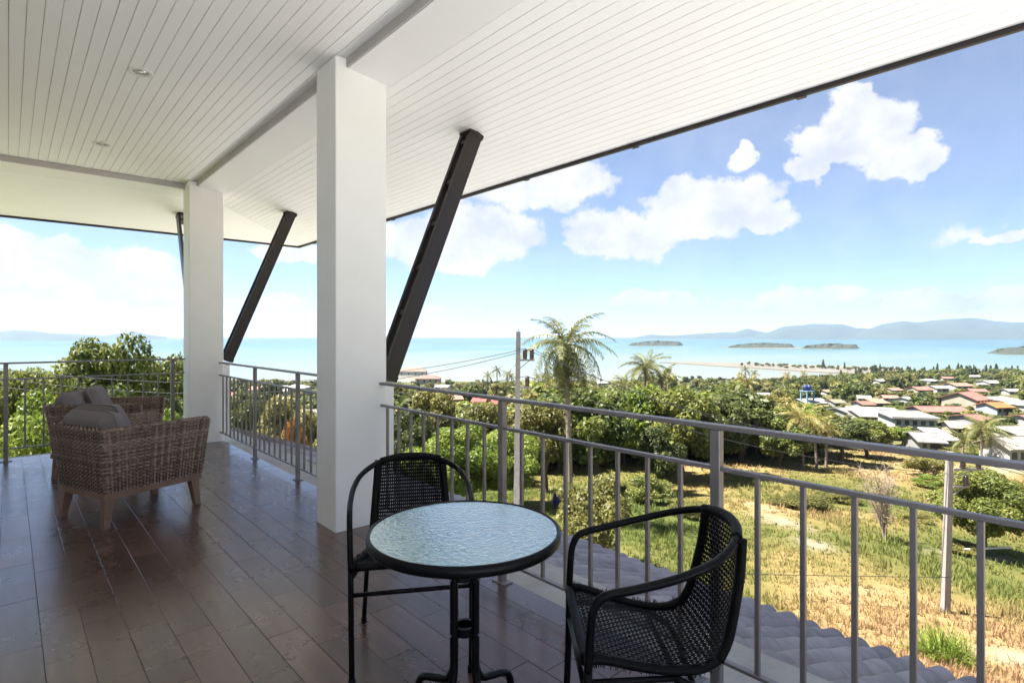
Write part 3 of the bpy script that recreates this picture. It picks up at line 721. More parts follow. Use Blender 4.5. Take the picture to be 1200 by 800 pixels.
def bistro_chair(label, loc, rz):
    t = thing('bistro_chair', label, 'chair', loc, rz, 'black woven bistro chairs'); t.scale = (.96, .92, 1.0)
    # hoop: arm - back - arm in one bent tube
    half = [(.243, .258, .43), (.236, .262, .55), (.226, .264, .605), (.195, .267, .640), (.10, .272, .662), (-.02, .268, .690), (-.13, .240, .722), (-.21, .172, .752), (-.247, .085, .768), (-.257, 0, .772)]
    pts = half + [(x, -y, z) for x, y, z in reversed(half[:-1])]
    MB().tube(crom(pts, 6), .0125, 12).build('arm_hoop', 'black_tube', t, True)
    for s_ in (1, -1):
        o = MB().tube(crom([(.243, .258 * s_, .428), (.246, .256 * s_, .25), (.256, .252 * s_, .012)], 4), .0124, 12).build('leg', 'black_tube', t, True)
        MB().lathe([(.0155, 0), (.0155, .02), (.0125, .026)], 12, (.256, .252 * s_, 0)).build('foot_cap', 'black_tube', o)
        o = MB().tube(crom([(-.02, .212 * s_, .385), (-.12, .212 * s_, .33), (-.18, .222 * s_, .2), (-.25, .236 * s_, .012)], 5), .0115, 12).build('leg', 'black_tube', t, True)
        MB().lathe([(.0145, 0), (.0145, .02), (.0115, .026)], 12, (-.25, .236 * s_, 0)).build('foot_cap', 'black_tube', o)
    m_ = MB().tube([(.243, .258, .34), (.243, -.258, .34)], .009, 10).tube([(-.03, .212, .386), (-.03, -.212, .386)], .009, 10).tube([(.243, .258, .40), (-.03, .212, .386)], .009, 10).tube([(.243, -.258, .40), (-.03, -.212, .386)], .009, 10)
    m_.build('seat_frame', 'black_tube', t, True)
    # profile of the woven shell: x, z, half width, hollow
    pr = [(-.236, .762, .158, .022), (-.226, .66, .166, .028), (-.206, .56, .174, .028), (-.185, .48, .180, .024), (-.155, .425, .186, .014), (-.10, .402, .193, .004), (-.02, .402, .202, -.002), (.08, .420, .216, -.004), (.17, .444, .228, -.002), (.222, .452, .234, 0), (.252, .440, .236, 0)]
    sp = crom([(x, w, z) for x, z, w, h in pr], 8); hol = crom([(h, 0, 0) for *_, h in pr], 8)
    sx = np.array([p.x for p in sp]); sw = np.array([p.y for p in sp]); sz = np.array([p.z for p in sp]); hh = np.array([p.x for p in hol])
    arc = np.concatenate([[0], np.cumsum(np.hypot(np.diff(sx), np.diff(sz)))]); arc /= arc[-1]
    nx = np.gradient(sz, arc); nz = -np.gradient(sx, arc); nl = np.hypot(nx, nz) + 1e-9; nx /= nl; nz /= nl
    def S(U, Vv):
        y = (U * 2 - 1); x = np.interp(Vv, arc, sx); z = np.interp(Vv, arc, sz); w = np.interp(Vv, arc, sw); h = np.interp(Vv, arc, hh)
        k = h * (1 - y ** 2)
        return np.stack([x + np.interp(Vv, arc, nx) * k, w * y, z + np.interp(Vv, arc, nz) * k], -1)
    me = CACHE.get('shell')
    if me is None: me = CACHE['shell'] = weave(S, 34, 50, .76, .60, .0021, 'woven_shell', 'black_wicker')
    stuff(obj('woven_shell', me, t))
    # wicker-wrapped edges
    for s_ in (1, -1):
        p = crom([(x, s_ * w * 1.03, z) for x, z, w, h in pr[:5]], 6); MB().tube(p, .0185, 10, flat=.8).build('back_upright', 'black_wicker', t, True)
        p = crom([(x, s_ * w * 1.03, z + .004) for x, z, w, h in pr[4:]], 6)
        m_ = MB().tube(p, .0165, 10, flat=.85)
        for k in range(150):      # stray ends of the wrap
            q = p[random.randrange(len(p) - 1)]; m_.tube([q, q + Vector((random.uniform(-.008, .008), s_ * random.uniform(0, .012), random.choice((-1, 1)) * random.uniform(.014, .024)))], .0012, 3, caps=False)
        m_.build('seat_edge', 'black_wicker', t, True)
    MB().tube(crom([(.245, y, .449 + .0 * y) for y in (-.24, -.12, 0, .12, .24)], 4), .0165, 10).build('front_edge', 'black_wicker', t, True)
    m_ = MB(); hp = crom([(-.225, .150, .760), (-.25, .08, .769), (-.259, 0, .773), (-.25, -.08, .769), (-.225, -.150, .760)], 8)
    m_.tube(hp, .0165, 12); m_.build('top_wrap', 'black_wicker', t, True)
    return t
CACHE = {}
bistro_chair('black woven armchair behind the glass table, in front of the white column', (1.315, 2.13, 0), math.atan2(-.86, -.51))
bistro_chair('black woven armchair at right of the glass table, seen side-on by the railing', (1.515, 1.035, 0), math.atan2(.66, -.75))

# ------------------------------------------------------------------ wicker armchairs
def rounded_u(hx0, hx1, hy, rc, n=7):
    """plan path of the outer wall: front right tip -> right arm -> back -> left arm -> front left tip, with rounded back corners"""
    pts = [(hx1, -hy)]
    for k in range(n + 1): a = -PI / 2 - k / n * PI / 2; pts.append((hx0 + rc + rc * math.cos(a), -hy + rc + rc * math.sin(a)))
    for k in range(n + 1): a = PI - k / n * PI / 2; pts.append((hx0 + rc + rc * math.cos(a), hy - rc + rc * math.sin(a)))
    pts.append((hx1, hy)); p = np.array(pts); d = np.concatenate([[0], np.cumsum(np.hypot(*np.diff(p, axis=0).T))]); return p, d / d[-1]
def armchair(label, loc, rz):
    t = thing('wicker_armchair', label, 'armchair', loc, rz, 'brown wicker armchairs at the far end')
    if 'arm' not in CACHE:
        rings = [(.245, -.345, .366, .310, 0), (.45, -.362, .378, .330, 0), (.685, -.388, .402, .362, 0), (.697, -.380, .398, .352, 0), (.697, -.335, .392, .308, 0), (.685, -.325, .388, .298, 0), (.36, -.300, .365, .268, 0)]
        cum = np.array([0, .21, .455, .47, .515, .53, .86]); cum = cum / cum[-1]
        paths = [rounded_u(a, b, c, .045 if i < 4 else .03) for i, (z, a, b, c, _) in enumerate(rings)]; zz = np.array([r_[0] for r_ in rings])
        def S(U, Vv):
            xs = np.stack([np.interp(U, d, p[:, 0]) for p, d in paths], -1); ys = np.stack([np.interp(U, d, p[:, 1]) for p, d in paths], -1)
            i = np.clip(np.searchsorted(cum, Vv, side='right') - 1, 0, len(cum) - 2); f = ((Vv - cum[i]) / (cum[i + 1] - cum[i]))
            def pick(A): return np.take_along_axis(A, i[..., None], -1)[..., 0] * (1 - f) + np.take_along_axis(A, (i + 1)[..., None], -1)[..., 0] * f
            z = zz[i] * (1 - f) + zz[i + 1] * f
            return np.stack([pick(xs), pick(ys), z], -1)
        CACHE['arm'] = weave(S, 84, 64, .55, .92, .0042, 'woven_body', 'wicker_brown', sub=3)
        # dark core just under the weave, its colour shades the gaps; arm ends closed
        m_ = MB(); nn = 60; U = np.linspace(0, 1, nn); vs = []
        for v in cum: 
            P = S(U, np.full(nn, v)); vs.append(P)
        core = np.stack(vs, 0); cen = core.mean(0, keepdims=True); core = cen + (core - cen) * .86; core[0, :, 2] = .247; core[-1, :, 2] = .365
        K = len(cum); V = core.reshape(-1, 3); fs = []
        for r_ in range(K - 1):
            for i in range(nn - 1): a = r_ * nn + i; fs.append((a, a + 1, a + nn + 1, a + nn))
        m_.add(V, fs); m_.add([core[k, 0] for k in range(K)], [tuple(range(K))]); m_.add([core[k, -1] for k in range(K)], [tuple(range(K))])
        CACHE['core'] = m_.mesh('core', 'gap_shade_brown')
        # braided ends of the arms
        m_ = MB()
        for side in (0, -1):
            A, B = core[:, side], None
            for k in range(26):
                z = .262 + k * .0165; f = (z - .245) / .45
                yo = .310 + (.362 - .310) * f; yi = .262 + (.302 - .262) * np.clip((z - .36) / .33, 0, 1) if z > .36 else .262
                x = .366 + (.402 - .366) * f; s_ = -1 if side == 0 else 1
                m_.tube([(x + .002 * (k % 2), s_ * (yo + .002), z), (x + .010, s_ * (yo + yi) / 2, z), (x + .002, s_ * (yi - .002), z)], .0085, 6)
        CACHE['ends'] = m_.mesh('arm_end', 'wicker_brown', True)
        def SF(U, Vv): return np.stack([.366 + .006 * Vv, (U * 2 - 1) * .268, .245 + .115 * Vv], -1)
        CACHE['apron'] = weave(SF, 22, 9, .55, .92, .004, 'front_apron', 'wicker_brown', sub=3)
    o = stuff(obj('woven_body', CACHE['arm'], t)); obj('gap_shade_core', CACHE['core'], t); stuff(obj('arm_end', CACHE['ends'], t)); stuff(obj('front_apron', CACHE['apron'], t))
    # wooden base rail and splayed legs
    MB().box(-.345, .366, -.312, -.272, .203, .243).box(-.345, .366, .272, .312, .203, .243).box(-.345, -.305, -.2715, .2715, .203, .243).box(.326, .366, -.2715, .2715, .203, .243).build('base_rail', 'chair_wood', t)
    for sx in (-1, 1):
        for sy in (-1, 1):
            cx, cy = (.320 if sx > 0 else -.300), .268
            top = [(sx_, sy_) for sx_, sy_ in ((-1, -1), (1, -1), (1, 1), (-1, 1))]
            v = [(cx * 1 + a * .02 + sx * .024, sy * cy + b * .02 + sy * .016, .0005) for a, b in top] + [(cx + a * .031 + sx * .0, sy * cy + b * .031, .2025) for a, b in top]
            MB().hexa(v).build('leg', 'chair_wood', t)
    # cushions
    def cushion(name, cx, cy, cz, lx, ly, lz, rot, puff=.35, seed=0):
        n = 14; V = []; F = []; idx = {}
        for k in range(n + 1):
            for j in range(n + 1):
                pass
        vs = []; fs = []
        for face in range(2):
            for i in range(n + 1):
                for j in range(n + 1):
                    a = i / n * 2 - 1; b = j / n * 2 - 1
                    e = (1 - abs(a) ** 6) * (1 - abs(b) ** 8); h = (e ** .38) * (1 + .10 * math.sin(3 * a + seed) * math.cos(2.3 * b + seed) * e)
                    rx = 1 - .06 * (b * b) ** 2; ry = 1 - .08 * (a * a)
                    vs.append((h * lx / 2 * (1 if face == 0 else -1), b * ly / 2 * ry, a * lz / 2 * rx))
        nn = n + 1
        for face in range(2):
            o_ = face * nn * nn
            for i in range(n):
                for j in range(n):
                    a = o_ + i * nn + j; q = (a, a + 1, a + nn + 1, a + nn); fs.append(q if face else q[::-1])
        m_ = MB().add(vs, fs); o_ = m_.build(name, 'cushion', t, True); o_.location = (cx, cy, cz); o_.rotation_euler = rot
        # seam piping
        ring = []
        for k in range(48):
            a = 2 * PI * k / 48; ca, sa = math.cos(a), math.sin(a); m2 = max(abs(ca), abs(sa)); a_, b_ = sa / m2, ca / m2
            ring.append((0, b_ * ly / 2 * (1 - .08 * a_ * a_), a_ * lz / 2 * (1 - .06 * b_ ** 4)))
        obj('piping', MB().tube(ring + [ring[0]], .006, 6, caps=False).mesh('piping', 'cushion', True), o_)
        return o_
    cushion('seat_cushion', .02, 0, .43, .15, .50, .62, (0, R(90), 0), seed=1)
    cushion('back_cushion', -.235, -.01, .60, .19, .60, .42, (0, R(-10), 0), seed=2)
    cushion('throw_pillow', -.11, .12, .64, .15, .42, .42, (0, R(-24), R(10)), seed=3)
    return t
armchair('nearer brown wicker armchair with grey cushions, seen from behind', (.705, 5.205, .0008), math.atan2(.24, .63))
armchair('farther brown wicker armchair with grey pillow, half hidden behind the nearer one', (.74, 6.90, .0008), R(-27))

# ------------------------------------------------------------------ unseen pale slab added below the balcony to bounce sunlight onto the ceiling
def build_bounce_slab():
    nx, ny = 14, 30; xs = np.linspace(4.2, 16.2, nx); ys = np.linspace(-12, 22, ny); Xg, Yg = np.meshgrid(xs, ys, indexing='ij')
    Zt = terrain(Xg, Yg).copy(); Z = np.maximum(Zt.max(1, keepdims=True) * 0 + Zt, Zt) + .06
    n = nx * ny; top = np.stack([Xg, Yg, Z], -1).reshape(-1, 3); V = np.concatenate([top, top - [0, 0, .3]]); F = []
    for i in range(nx - 1):
        for j in range(ny - 1): a = i * ny + j; F += [(a, a + ny, a + ny + 1, a + 1), (n + a, n + a + 1, n + a + ny + 1, n + a + ny)]
    for i in range(nx - 1):
        a = i * ny; F.append((a, n + a, n + a + ny, a + ny)); a += ny - 1; F.append((a, a + ny, n + a + ny, n + a))
    for j in range(ny - 1):
        a = j; F.append((a, a + 1, n + a + 1, n + a)); a = (nx - 1) * ny + j; F.append((a, n + a, n + a + 1, a + 1))
    struct(obj('bounce_slab', np_mesh('bounce_slab', V, F, 'bounce_slab_pale', smooth=False)))
simple('bounce_slab_pale', (.60, .60, .60), (.52, .52, .52), .9, .8, .1, coord='World')
simple('bounce_floor_pale', (.78, .81, .85), (.73, .76, .80), .7, .8, .05, coord='World')
build_bounce_slab()
# unseen pale floor added behind the camera, throws sunlight into the veranda
struct(MB().box(-7, 2.4, -15, Y_NEAR - .002, -.5, -.006).build('bounce_floor', 'bounce_floor_pale'))
tag(MB().box(-6.8, 2.2, -14.8, Y_NEAR - .002, -12, -.502).build('house_wall', 'white_paint'), 'white wall added under the unseen bounce floor behind the camera', 'wall')

# ------------------------------------------------------------------ plants
def leaf_cloud(lobes, per, size, flat=.55, seed=0, aspect=1.7, fill=.25):
    """leaf-sized quads spread over and through lobes (cx,cy,cz,rx,ry,rz); returns V, F, tone"""
    rg = np.random.default_rng(seed); VV = []; TT = []
    for (cx, cy, cz, rx, ry, rz) in lobes:
        n = int(per * (rx * ry + rx * rz + ry * rz) / 3); d = rg.normal(size=(n, 3)); d /= np.linalg.norm(d, axis=1, keepdims=True)
        rad = 1 - np.abs(rg.normal(0, fill, n)); rad = np.clip(rad, .05, 1.12)
        c = np.array([cx, cy, cz]) + d * rad[:, None] * np.array([rx, ry, rz])
        nrm = d * .8 + rg.normal(0, .55, (n, 3)) + np.array([0, 0, .35]); nrm /= np.linalg.norm(nrm, axis=1, keepdims=True)
        t1 = np.cross(nrm, rg.normal(size=(n, 3))); t1 /= np.linalg.norm(t1, axis=1, keepdims=True); t2 = np.cross(nrm, t1)
        s = size * rg.uniform(.6, 1.35, n)[:, None]; l = t1 * s * aspect / 2; w = t2 * s / 2
        droop = -np.array([0, 0, 1]) * s * .15
        VV.append(np.stack([c - l, c + w * .9 + droop * 0, c + l + droop, c - w * .9], 1))
        tn = .5 + rg.normal(0, .14, n) + rg.normal(0, .10) ; TT.append(np.repeat(tn, 4))
    V = np.concatenate(VV).reshape(-1, 3); F = np.arange(len(V)).reshape(-1, 4); return V, F, np.concatenate(TT)
def crown_lobes(seed, n, W, Hh, base, rl=(.28, .42), squash=.8, taper=0.0):
    rg = random.Random(seed); out = []
    for k in range(n):
        for _ in range(50):
            x, y, z = rg.uniform(-1, 1), rg.uniform(-1, 1), rg.uniform(-.75, 1)
            r2 = x * x + y * y + z * z
            if .30 < r2 < .92: break
        f = 1 - taper * max(z, 0); r = rg.uniform(*rl) * W
        out.append((x * W * f * .85, y * W * f * .85, base + Hh / 2 + z * Hh / 2 * .8, r, r * rg.uniform(.85, 1.15), r * squash))
    out.append((0, 0, base + Hh / 2, W * .5, W * .5, Hh * .3)); return out
def trunk_mesh(height, r, seed, limbs=5, spread=1.5, lean=.15, mat='bark', top=.8):
    rg = random.Random(seed); m_ = MB(); p = [(0, 0, -.6)]
    for k in range(1, 6): t = k / 5; p.append((lean * t * rg.uniform(.6, 1.3) * height * .3, rg.uniform(-.05, .05) * height, height * t))
    m_.tube(crom(p, 3), [r * (1.25 - .75 * (i / 15)) for i in range(16)], 8)
    for k in range(limbs):
        a = rg.uniform(0, 2 * PI) + k * 2 * PI / limbs; z0 = height * rg.uniform(.45, .95); q = Vector((lean * .3 * z0, 0, z0))
        e = q + Vector((math.cos(a) * spread, math.sin(a) * spread, rg.uniform(.5, 1.0) * spread * top))
        mid = (q + e) / 2 + Vector((0, 0, -.08 * spread)); m_.tube(crom([q, mid, e], 4), [r * .55 * (1 - .085 * i) for i in range(9)], 6)
    return m_.mesh('trunk', mat, True)
PROTO = {}; SIZE = {}
def proto(key):
    """(crown mesh, trunk mesh) of unit-sized kinds, metres at scale 1"""
    if key in PROTO: return PROTO[key]
    k, mat = key.split('/'); i = int(k[-1]); sd = hash(k) % 97 if False else sum(map(ord, k)) * 3 + i
    if k.startswith('fine'):
        V, F, T = leaf_cloud(crown_lobes(sd, 52, 3.0, 5.0, 1.2, (.17, .32)), 1500, .095, seed=sd, fill=.2); tr = trunk_mesh(3.6, .17, sd, 6, 1.7)
    elif k.startswith('near'):       # about 6 m wide, 5.5 m of crown, small leaves
        V, F, T = leaf_cloud(crown_lobes(sd, 34, 3.0, 5.0, 1.4, (.20, .36)), 520, .17, seed=sd); tr = trunk_mesh(3.6, .17, sd, 6, 1.7)
    elif k.startswith('mid'):      # 7 m wide, 6 m crown
        V, F, T = leaf_cloud(crown_lobes(sd, 22, 3.5, 5.4, 1.8, (.24, .42)), 150, .36, seed=sd); tr = trunk_mesh(4.2, .2, sd, 5, 2.0)
    elif k.startswith('far'):
        V, F, T = leaf_cloud(crown_lobes(sd, 13, 3.6, 5.6, 1.4, (.28, .46)), 40, .75, seed=sd, aspect=1.3); tr = trunk_mesh(3.6, .22, sd, 3, 1.6)
    elif k.startswith('cone'):     # slim casuarina
        lb = [(random.uniform(-.3, .3), random.uniform(-.3, .3), 1.2 + j * .75, 1.5 * (1 - j / 12) + .2, 1.5 * (1 - j / 12) + .2, .8) for j in range(11)]
        V, F, T = leaf_cloud(lb, 60, .55, seed=sd, aspect=2.2); tr = trunk_mesh(6, .18, sd, 2, .6)
    elif k.startswith('shrub'):    # leafy to the ground, 4 m wide, 3 m high
        V, F, T = leaf_cloud(crown_lobes(sd, 26, 1.9, 2.9, .1, (.20, .34)), 1500, .088, seed=sd); tr = trunk_mesh(1.3, .07, sd, 7, .9)
    q = np.percentile(V, [.5, 99.5], axis=0); SIZE[k] = (float((q[1] - q[0])[:2].mean()), float(q[1][2]))
    PROTO[key] = (np_mesh('crown', V, F, mat, tone=T), tr); return PROTO[key]
def tree(key, loc, sc, label, group=None, rz=None, name='tree', cat='tree', sxy=1.0):
    cm, tm = proto(key); t = thing(name, label, cat, loc, random.uniform(0, 6.28) if rz is None else rz, group)
    t.scale = (sc * sxy, sc * sxy, sc)
    obj('trunk', tm, t); obj('crown', cm, t); return t
def frond_mesh(L_, droop, seed, leaf=.42, n=34, mat='leaf_palm', w=.028, ragged=.0):
    rg = np.random.default_rng(seed); V = []; F = []; T = []
    def q(a, b, c, d, t): 
        o = len(V); V.extend([a, b, c, d]); F.append((o, o + 1, o + 2, o + 3)); T.extend([t] * 4)
    def rach(t): return np.array([L_ * (t - .18 * droop * t * t), 0, L_ * (.42 * t - droop * t * t)])
    pr = [rach(t) for t in np.linspace(0, 1, 15)]
    for a, b, k in zip(pr[:-1], pr[1:], range(14)):
        ww = .035 * (1 - k / 15) * L_ / 3 + .004
        for s in (-1, 1): q(a + [0, -ww, 0], b + [0, -ww, 0], b + [0, 0, ww * s], a + [0, 0, ww * s], .8); q(a + [0, ww, 0], b + [0, ww, 0], b + [0, 0, ww * s], a + [0, 0, ww * s], .8)
    for t in np.linspace(.10, .99, n):
        p = rach(t); d = rach(min(t + .01, 1.0)) - rach(t - .01); d /= np.linalg.norm(d)
        ll = leaf * L_ / 3 * (math.sin(PI * min(1, .16 + t * .84)) ** .6 + .25) * rg.uniform(.75, 1.15)
        for s in (-1, 1):
            if rg.random() < ragged: continue
            side = np.array([0, s, 0]) * .85 + d * .55 + rg.normal(0, .09, 3); side /= np.linalg.norm(side)
            mid = p + side * ll * .5 + np.array([0, 0, .02]); end = p + side * ll + np.array([0, 0, -ll * rg.uniform(.25, .6)])
            wv = d * w * L_ / 3; tn = .5 + rg.normal(0, .16)
            q(p - wv * .5, p + wv * .5, mid + wv, mid - wv, tn); q(mid - wv, mid + wv, end + wv * .15, end - wv * .15, tn + .08)
    return np_mesh('frond', np.array(V), F, mat, tone=T)
FR = {}
def palm(loc, h, L_, nf, label, group=None, lean=(0, 0), dead=0, r=.14, mats='leaf_palm', seed=0, simple_crown=False, cat='palm tree', low=-.5, hi=1.25):
    rg = random.Random(seed); t = thing('palm_tree', label, cat, loc, 0, group)
    p = [(0, 0, -1)] + [(lean[0] * (k / 6) ** 1.6, lean[1] * (k / 6) ** 1.6, h * k / 6) for k in range(1, 7)]
    pts = crom(p, 4); n = len(pts); rs = [r * (1.25 - .5 * i / n) * (1 + .05 * (i % 2)) for i in range(n)]
    MB().tube(pts, rs, 9).build('trunk', 'palm_bark', t, True); top = Vector((lean[0], lean[1], h))
    def fm(kind):
        k = (kind, mats)
        if k not in FR:
            FR[k] = [frond_mesh(3, dr, 5 + i, mat=mats if kind != 'dead' else 'leaf_dead', n=(34 if kind == 'full' else 18), w=.03 if kind == 'full' else .075, ragged=.06) for i, dr in enumerate((.55, .75, .95))]
            if kind == 'dead': FR[k] = [frond_mesh(3, 1.25, 31 + i, leaf=.5, mat='leaf_dead', n=26, w=.03, ragged=.25) for i in range(2)]
        return FR[k]
    if not simple_crown:
        for k in range(nf):
            a = k * 2.39996 + rg.uniform(-.2, .2); el = hi - (hi - low) * (k / nf) ** .9 + rg.uniform(-.12, .12)
            vs = fm('full'); m_ = vs[0 if el > .7 else (1 if el > .15 else 2)]
            s = L_ / 3 * rg.uniform(.85, 1.1) * (.75 if el > 1.05 else 1)
            obj('frond', m_, t, top + Vector((math.cos(a) * .06, math.sin(a) * .06, 0)), (rg.uniform(-.35, .35), -el + .25, a), (s, s, s))
        for k in range(dead):
            a = rg.uniform(0, 6.28); s = L_ / 3 * rg.uniform(.55, .8); obj('frond', fm('dead')[k % 2], t, top + Vector((0, 0, -.15)), (rg.uniform(-.5, .5), 1.0 + rg.uniform(-.15, .25), a), (s, s, s))
        m_ = MB()
        for k in range(9):
            a = k * 2.4; m_.lathe([(.001, -.13), (.075, -.09), (.10, 0), (.075, .09), (.001, .13)], 8, (top.x + math.cos(a) * .22, top.y + math.sin(a) * .22, top.z - .22 - .09 * (k % 3)))
        stuff(m_.build('coconut_bunch', 'leaf_dead', t, True))
    else:
        key = ('crown', mats, nf)
        if key not in FR:
            V = []; F = []; T = []
            for k in range(nf):
                a = k * 2.4; el = hi - (hi - low) * k / nf; mm = fm('far')[0 if el > .7 else (1 if el > .15 else 2)]
                co = np.empty(len(mm.vertices) * 3, np.float32); mm.vertices.foreach_get('co', co); co = co.reshape(-1, 3)
                ti = np.empty(len(co), np.float32); mm.attributes['tone'].data.foreach_get('value', ti)
                M = np.array((Matrix.Rotation(a, 3, 'Z') @ Matrix.Rotation(-el + .25, 3, 'Y') @ Matrix.Rotation(rg.uniform(-.3, .3), 3, 'X')))
                o = len(V) and sum(len(x) for x in V); V.append(co @ M.T); F.append(np.arange(len(co)).reshape(-1, 4) + o); T.append(ti)
            FR[key] = np_mesh('crown', np.concatenate(V), np.concatenate(F), mats, tone=np.concatenate(T))
        s = L_ / 3; obj('crown', FR[key], t, top, (0, 0, rg.uniform(0, 6.28)), (s, s, s))
    return t

# tall coconut palm by the utility pole and its neighbours
b = GD(668, 33); top_z = AT(668, 404, 33).z
palm(b, top_z - b.z, 3.2, 36, 'tall coconut palm with drooping fronds rising above the sea beside the utility pole', lean=(-.15, .2), dead=12, r=.16, seed=3, low=-1.4)
b, s = GD(756, 92), 92; palm(b, AT(756, 431, s).z - b.z, 5.2, 22, 'dark green palm poking above the trees right of the tall coconut palm', r=.2, seed=5, mats='leaf_palm', low=-.4)
b, s = GD(731, 100), 100; palm(b, AT(731, 450, s).z - b.z, 3.6, 16, 'small palm beside the dark green palm above the tree belt', r=.18, seed=6)
for px, py, s, L_, lb, mt, sd in ((941, 492, 66, 3.9, 'yellowish palm at the field edge, left one of the pair below the water tower', 'leaf_yellow', 8),
                                  (957, 500, 68, 3.1, 'pale yellow palm at the field edge, right one of the pair below the water tower', 'leaf_yellow', 9),
                                  (905, 494, 74, 2.9, 'thin green palm left of the yellowish palms at the field edge', 'leaf_palm', 10),
                                  (868, 486, 80, 3.0, 'dull olive palm above the railing post right of the middle', 'leaf_palm', 12),
                                  (1150, 503, 78, 3.4, 'left palm of the clump before the beige roofed house', 'leaf_palm', 14),
                                  (1163, 508, 80, 3.0, 'right palm of the clump before the beige roofed house', 'leaf_palm', 15),
                                  (1128, 518, 84, 3.2, 'short bushy palm at the field edge left of the palm clump', 'leaf_palm', 16),
                                  (968, 503, 70, 2.2, 'short palm with leaning bare trunk right of the yellowish palms', 'leaf_yellow', 17)):
    b = GD(px, s); palm(b, max(AT(px, py, s).z - b.z, 2), L_, 17, lb, r=.13, mats=mt, seed=sd, lean=(random.uniform(-.5, .5), random.uniform(-.5, .5)))
for px, py, s, lb in ((572, 440, 360, 'leftmost of three far palms standing before the sea'), (582.5, 433, 365, 'middle and tallest of three far palms standing before the sea'), (595, 438, 362, 'rightmost of three far palms standing before the sea'),
                      (874, 433, 400, 'far palm in front of the lagoon, left of the second'), (884, 437, 405, 'far palm in front of the lagoon, lower one on the right')):
    b = GD(px, s); palm(b, max(AT(px, py + 1, s).z - b.z, 3), 5.4, 13, lb, r=.3, seed=int(px), simple_crown=True, mats='leaf_dark' if False else 'leaf_palm')

# individually recognisable trees and shrubs
def T(key, px, pybase, wpx, hpx, label, s=None, **kw):
    if s is None: b, s = G(px, pybase)
    else: b = GD(px, s)
    proto(key); wid, hei = SIZE[key.split('/')[0]]
    topz = AT(px, pybase - hpx, s).z; sc = max(topz - b.z, .5) / hei
    return tree(key, b, sc, label, sxy=(wpx * s / FPX / wid) / sc, **kw)
T('fine1/leaf_green', 128, 560, 150, 157, 'large round leafy tree behind the wicker armchairs and far railing', s=24)
T('fine2/leaf_green', 20, 560, 130, 120, 'leafy tree at the left edge, lower than the round tree beside it', s=23)
T('fine2/leaf_green', 196, 560, 100, 138, 'leafy tree between the round tree and the far corner column', s=27)
T('fine1/leaf_bright', 70, 560, 150, 92, 'bright green shrub low in front of the large round tree', s=18)
T('fine1/leaf_bright', 150, 560, 140, 86, 'bright low shrub behind the nearer wicker armchair', s=19)
T('fine2/leaf_green', -50, 560, 120, 110, 'olive tree cut by the left edge of the view', s=24)
T('fine1/leaf_green', 2, 560, 130, 116, 'leafy tree low behind the far railing at the left edge', s=30)
T('fine1/leaf_green', 60, 560, 130, 124, 'leafy tree just left of the large round tree', s=28)
T('near2/leaf_olive', 330, 560, 80, 92, 'olive green tree seen through the railing between the columns', s=40)
T('near3/leaf_green', 282, 560, 60, 98, 'green tree seen through the railing right beside the far corner column', s=46)
T('near1/leaf_olive', 372, 560, 64, 78, 'olive tree seen through the railing just left of the near column', s=38)
T('near2/leaf_dark', 312, 560, 50, 112, 'dark slim tree behind the left post of the railing between the columns', s=60)
T('near3/leaf_orange' if 'leaf_orange' in MATS else 'near3/leaf_dead', 345, 560, 28, 66, 'shrub with orange blossom behind the railing between the columns', s=30, name='flowering_shrub', cat='shrub')
T('fine1/leaf_bright', 535, 598, 110, 96, 'bright lime green shrub just behind the black chair hoop', s=36, name='shrub', cat='shrub')
T('fine1/leaf_bright', 592, 592, 96, 86, 'bright green shrub between the lime shrub and the utility pole', s=38, name='shrub', cat='shrub')
T('near3/leaf_dark', 482, 598, 60, 116, 'dark green tree right beside the near white column', s=40)
T('near1/leaf_olive', 510, 560, 60, 104, 'dull green tree behind the lime shrub, under the red roofs', s=56)
T('near2/leaf_olive', 570, 560, 66, 86, 'brownish olive tree in front of the red roofs', s=54)
T('near3/leaf_olive', 640, 580, 70, 108, 'olive tree behind the utility pole at the foot of the tall palm', s=48)
T('near1/leaf_green', 700, 575, 90, 118, 'broad green tree right of the tall palm trunk', s=50)
T('near2/leaf_bright', 757, 570, 80, 116, 'light green tree below the dark palm, brightest in the belt', s=58)
T('near3/leaf_green', 800, 566, 84, 110, 'dense green tree left of the middle railing post', s=56)
T('near1/leaf_dark', 842, 562, 60, 96, 'dark green tree with dry leaves behind the middle railing post', s=60)
T('near2/leaf_dark', 770, 566, 56, 66, 'dark green tree low in the belt behind the balusters', s=50)
T('shrub1/leaf_olive', 692, 668, 96, 104, 'round olive shrub on the slope behind the arm of the black chair', name='shrub', cat='shrub')
T('shrub2/leaf_green', 760, 590, 50, 34, 'low green shrub at the foot of the tree belt', name='shrub', cat='shrub')
T('fine2/leaf_green', 1152, 648, 104, 96, 'dark spreading tree on the field at right, beside the second utility pole')
T('near3/leaf_bright', 1057, 522, 26, 20, 'small bright green tree before the white flat roofed building', name='tree')
T('shrub3/leaf_olive', 1085, 558, 46, 26, 'low round olive bush on the dry field before the village', name='shrub', cat='shrub')
T('shrub2/leaf_bright', 1088, 572, 30, 16, 'yellow green bush on the dry field left of the second utility pole', name='shrub', cat='shrub')
T('near2/leaf_green', 915, 548, 60, 56, 'green tree hanging over the field edge left of the yellowish palms')
T('near3/leaf_dark', 985, 542, 70, 50, 'dark green tree at the field edge right of the yellowish palms')
T('near1/leaf_green', 1015, 536, 50, 44, 'round green tree at the field edge below the long pale roof')
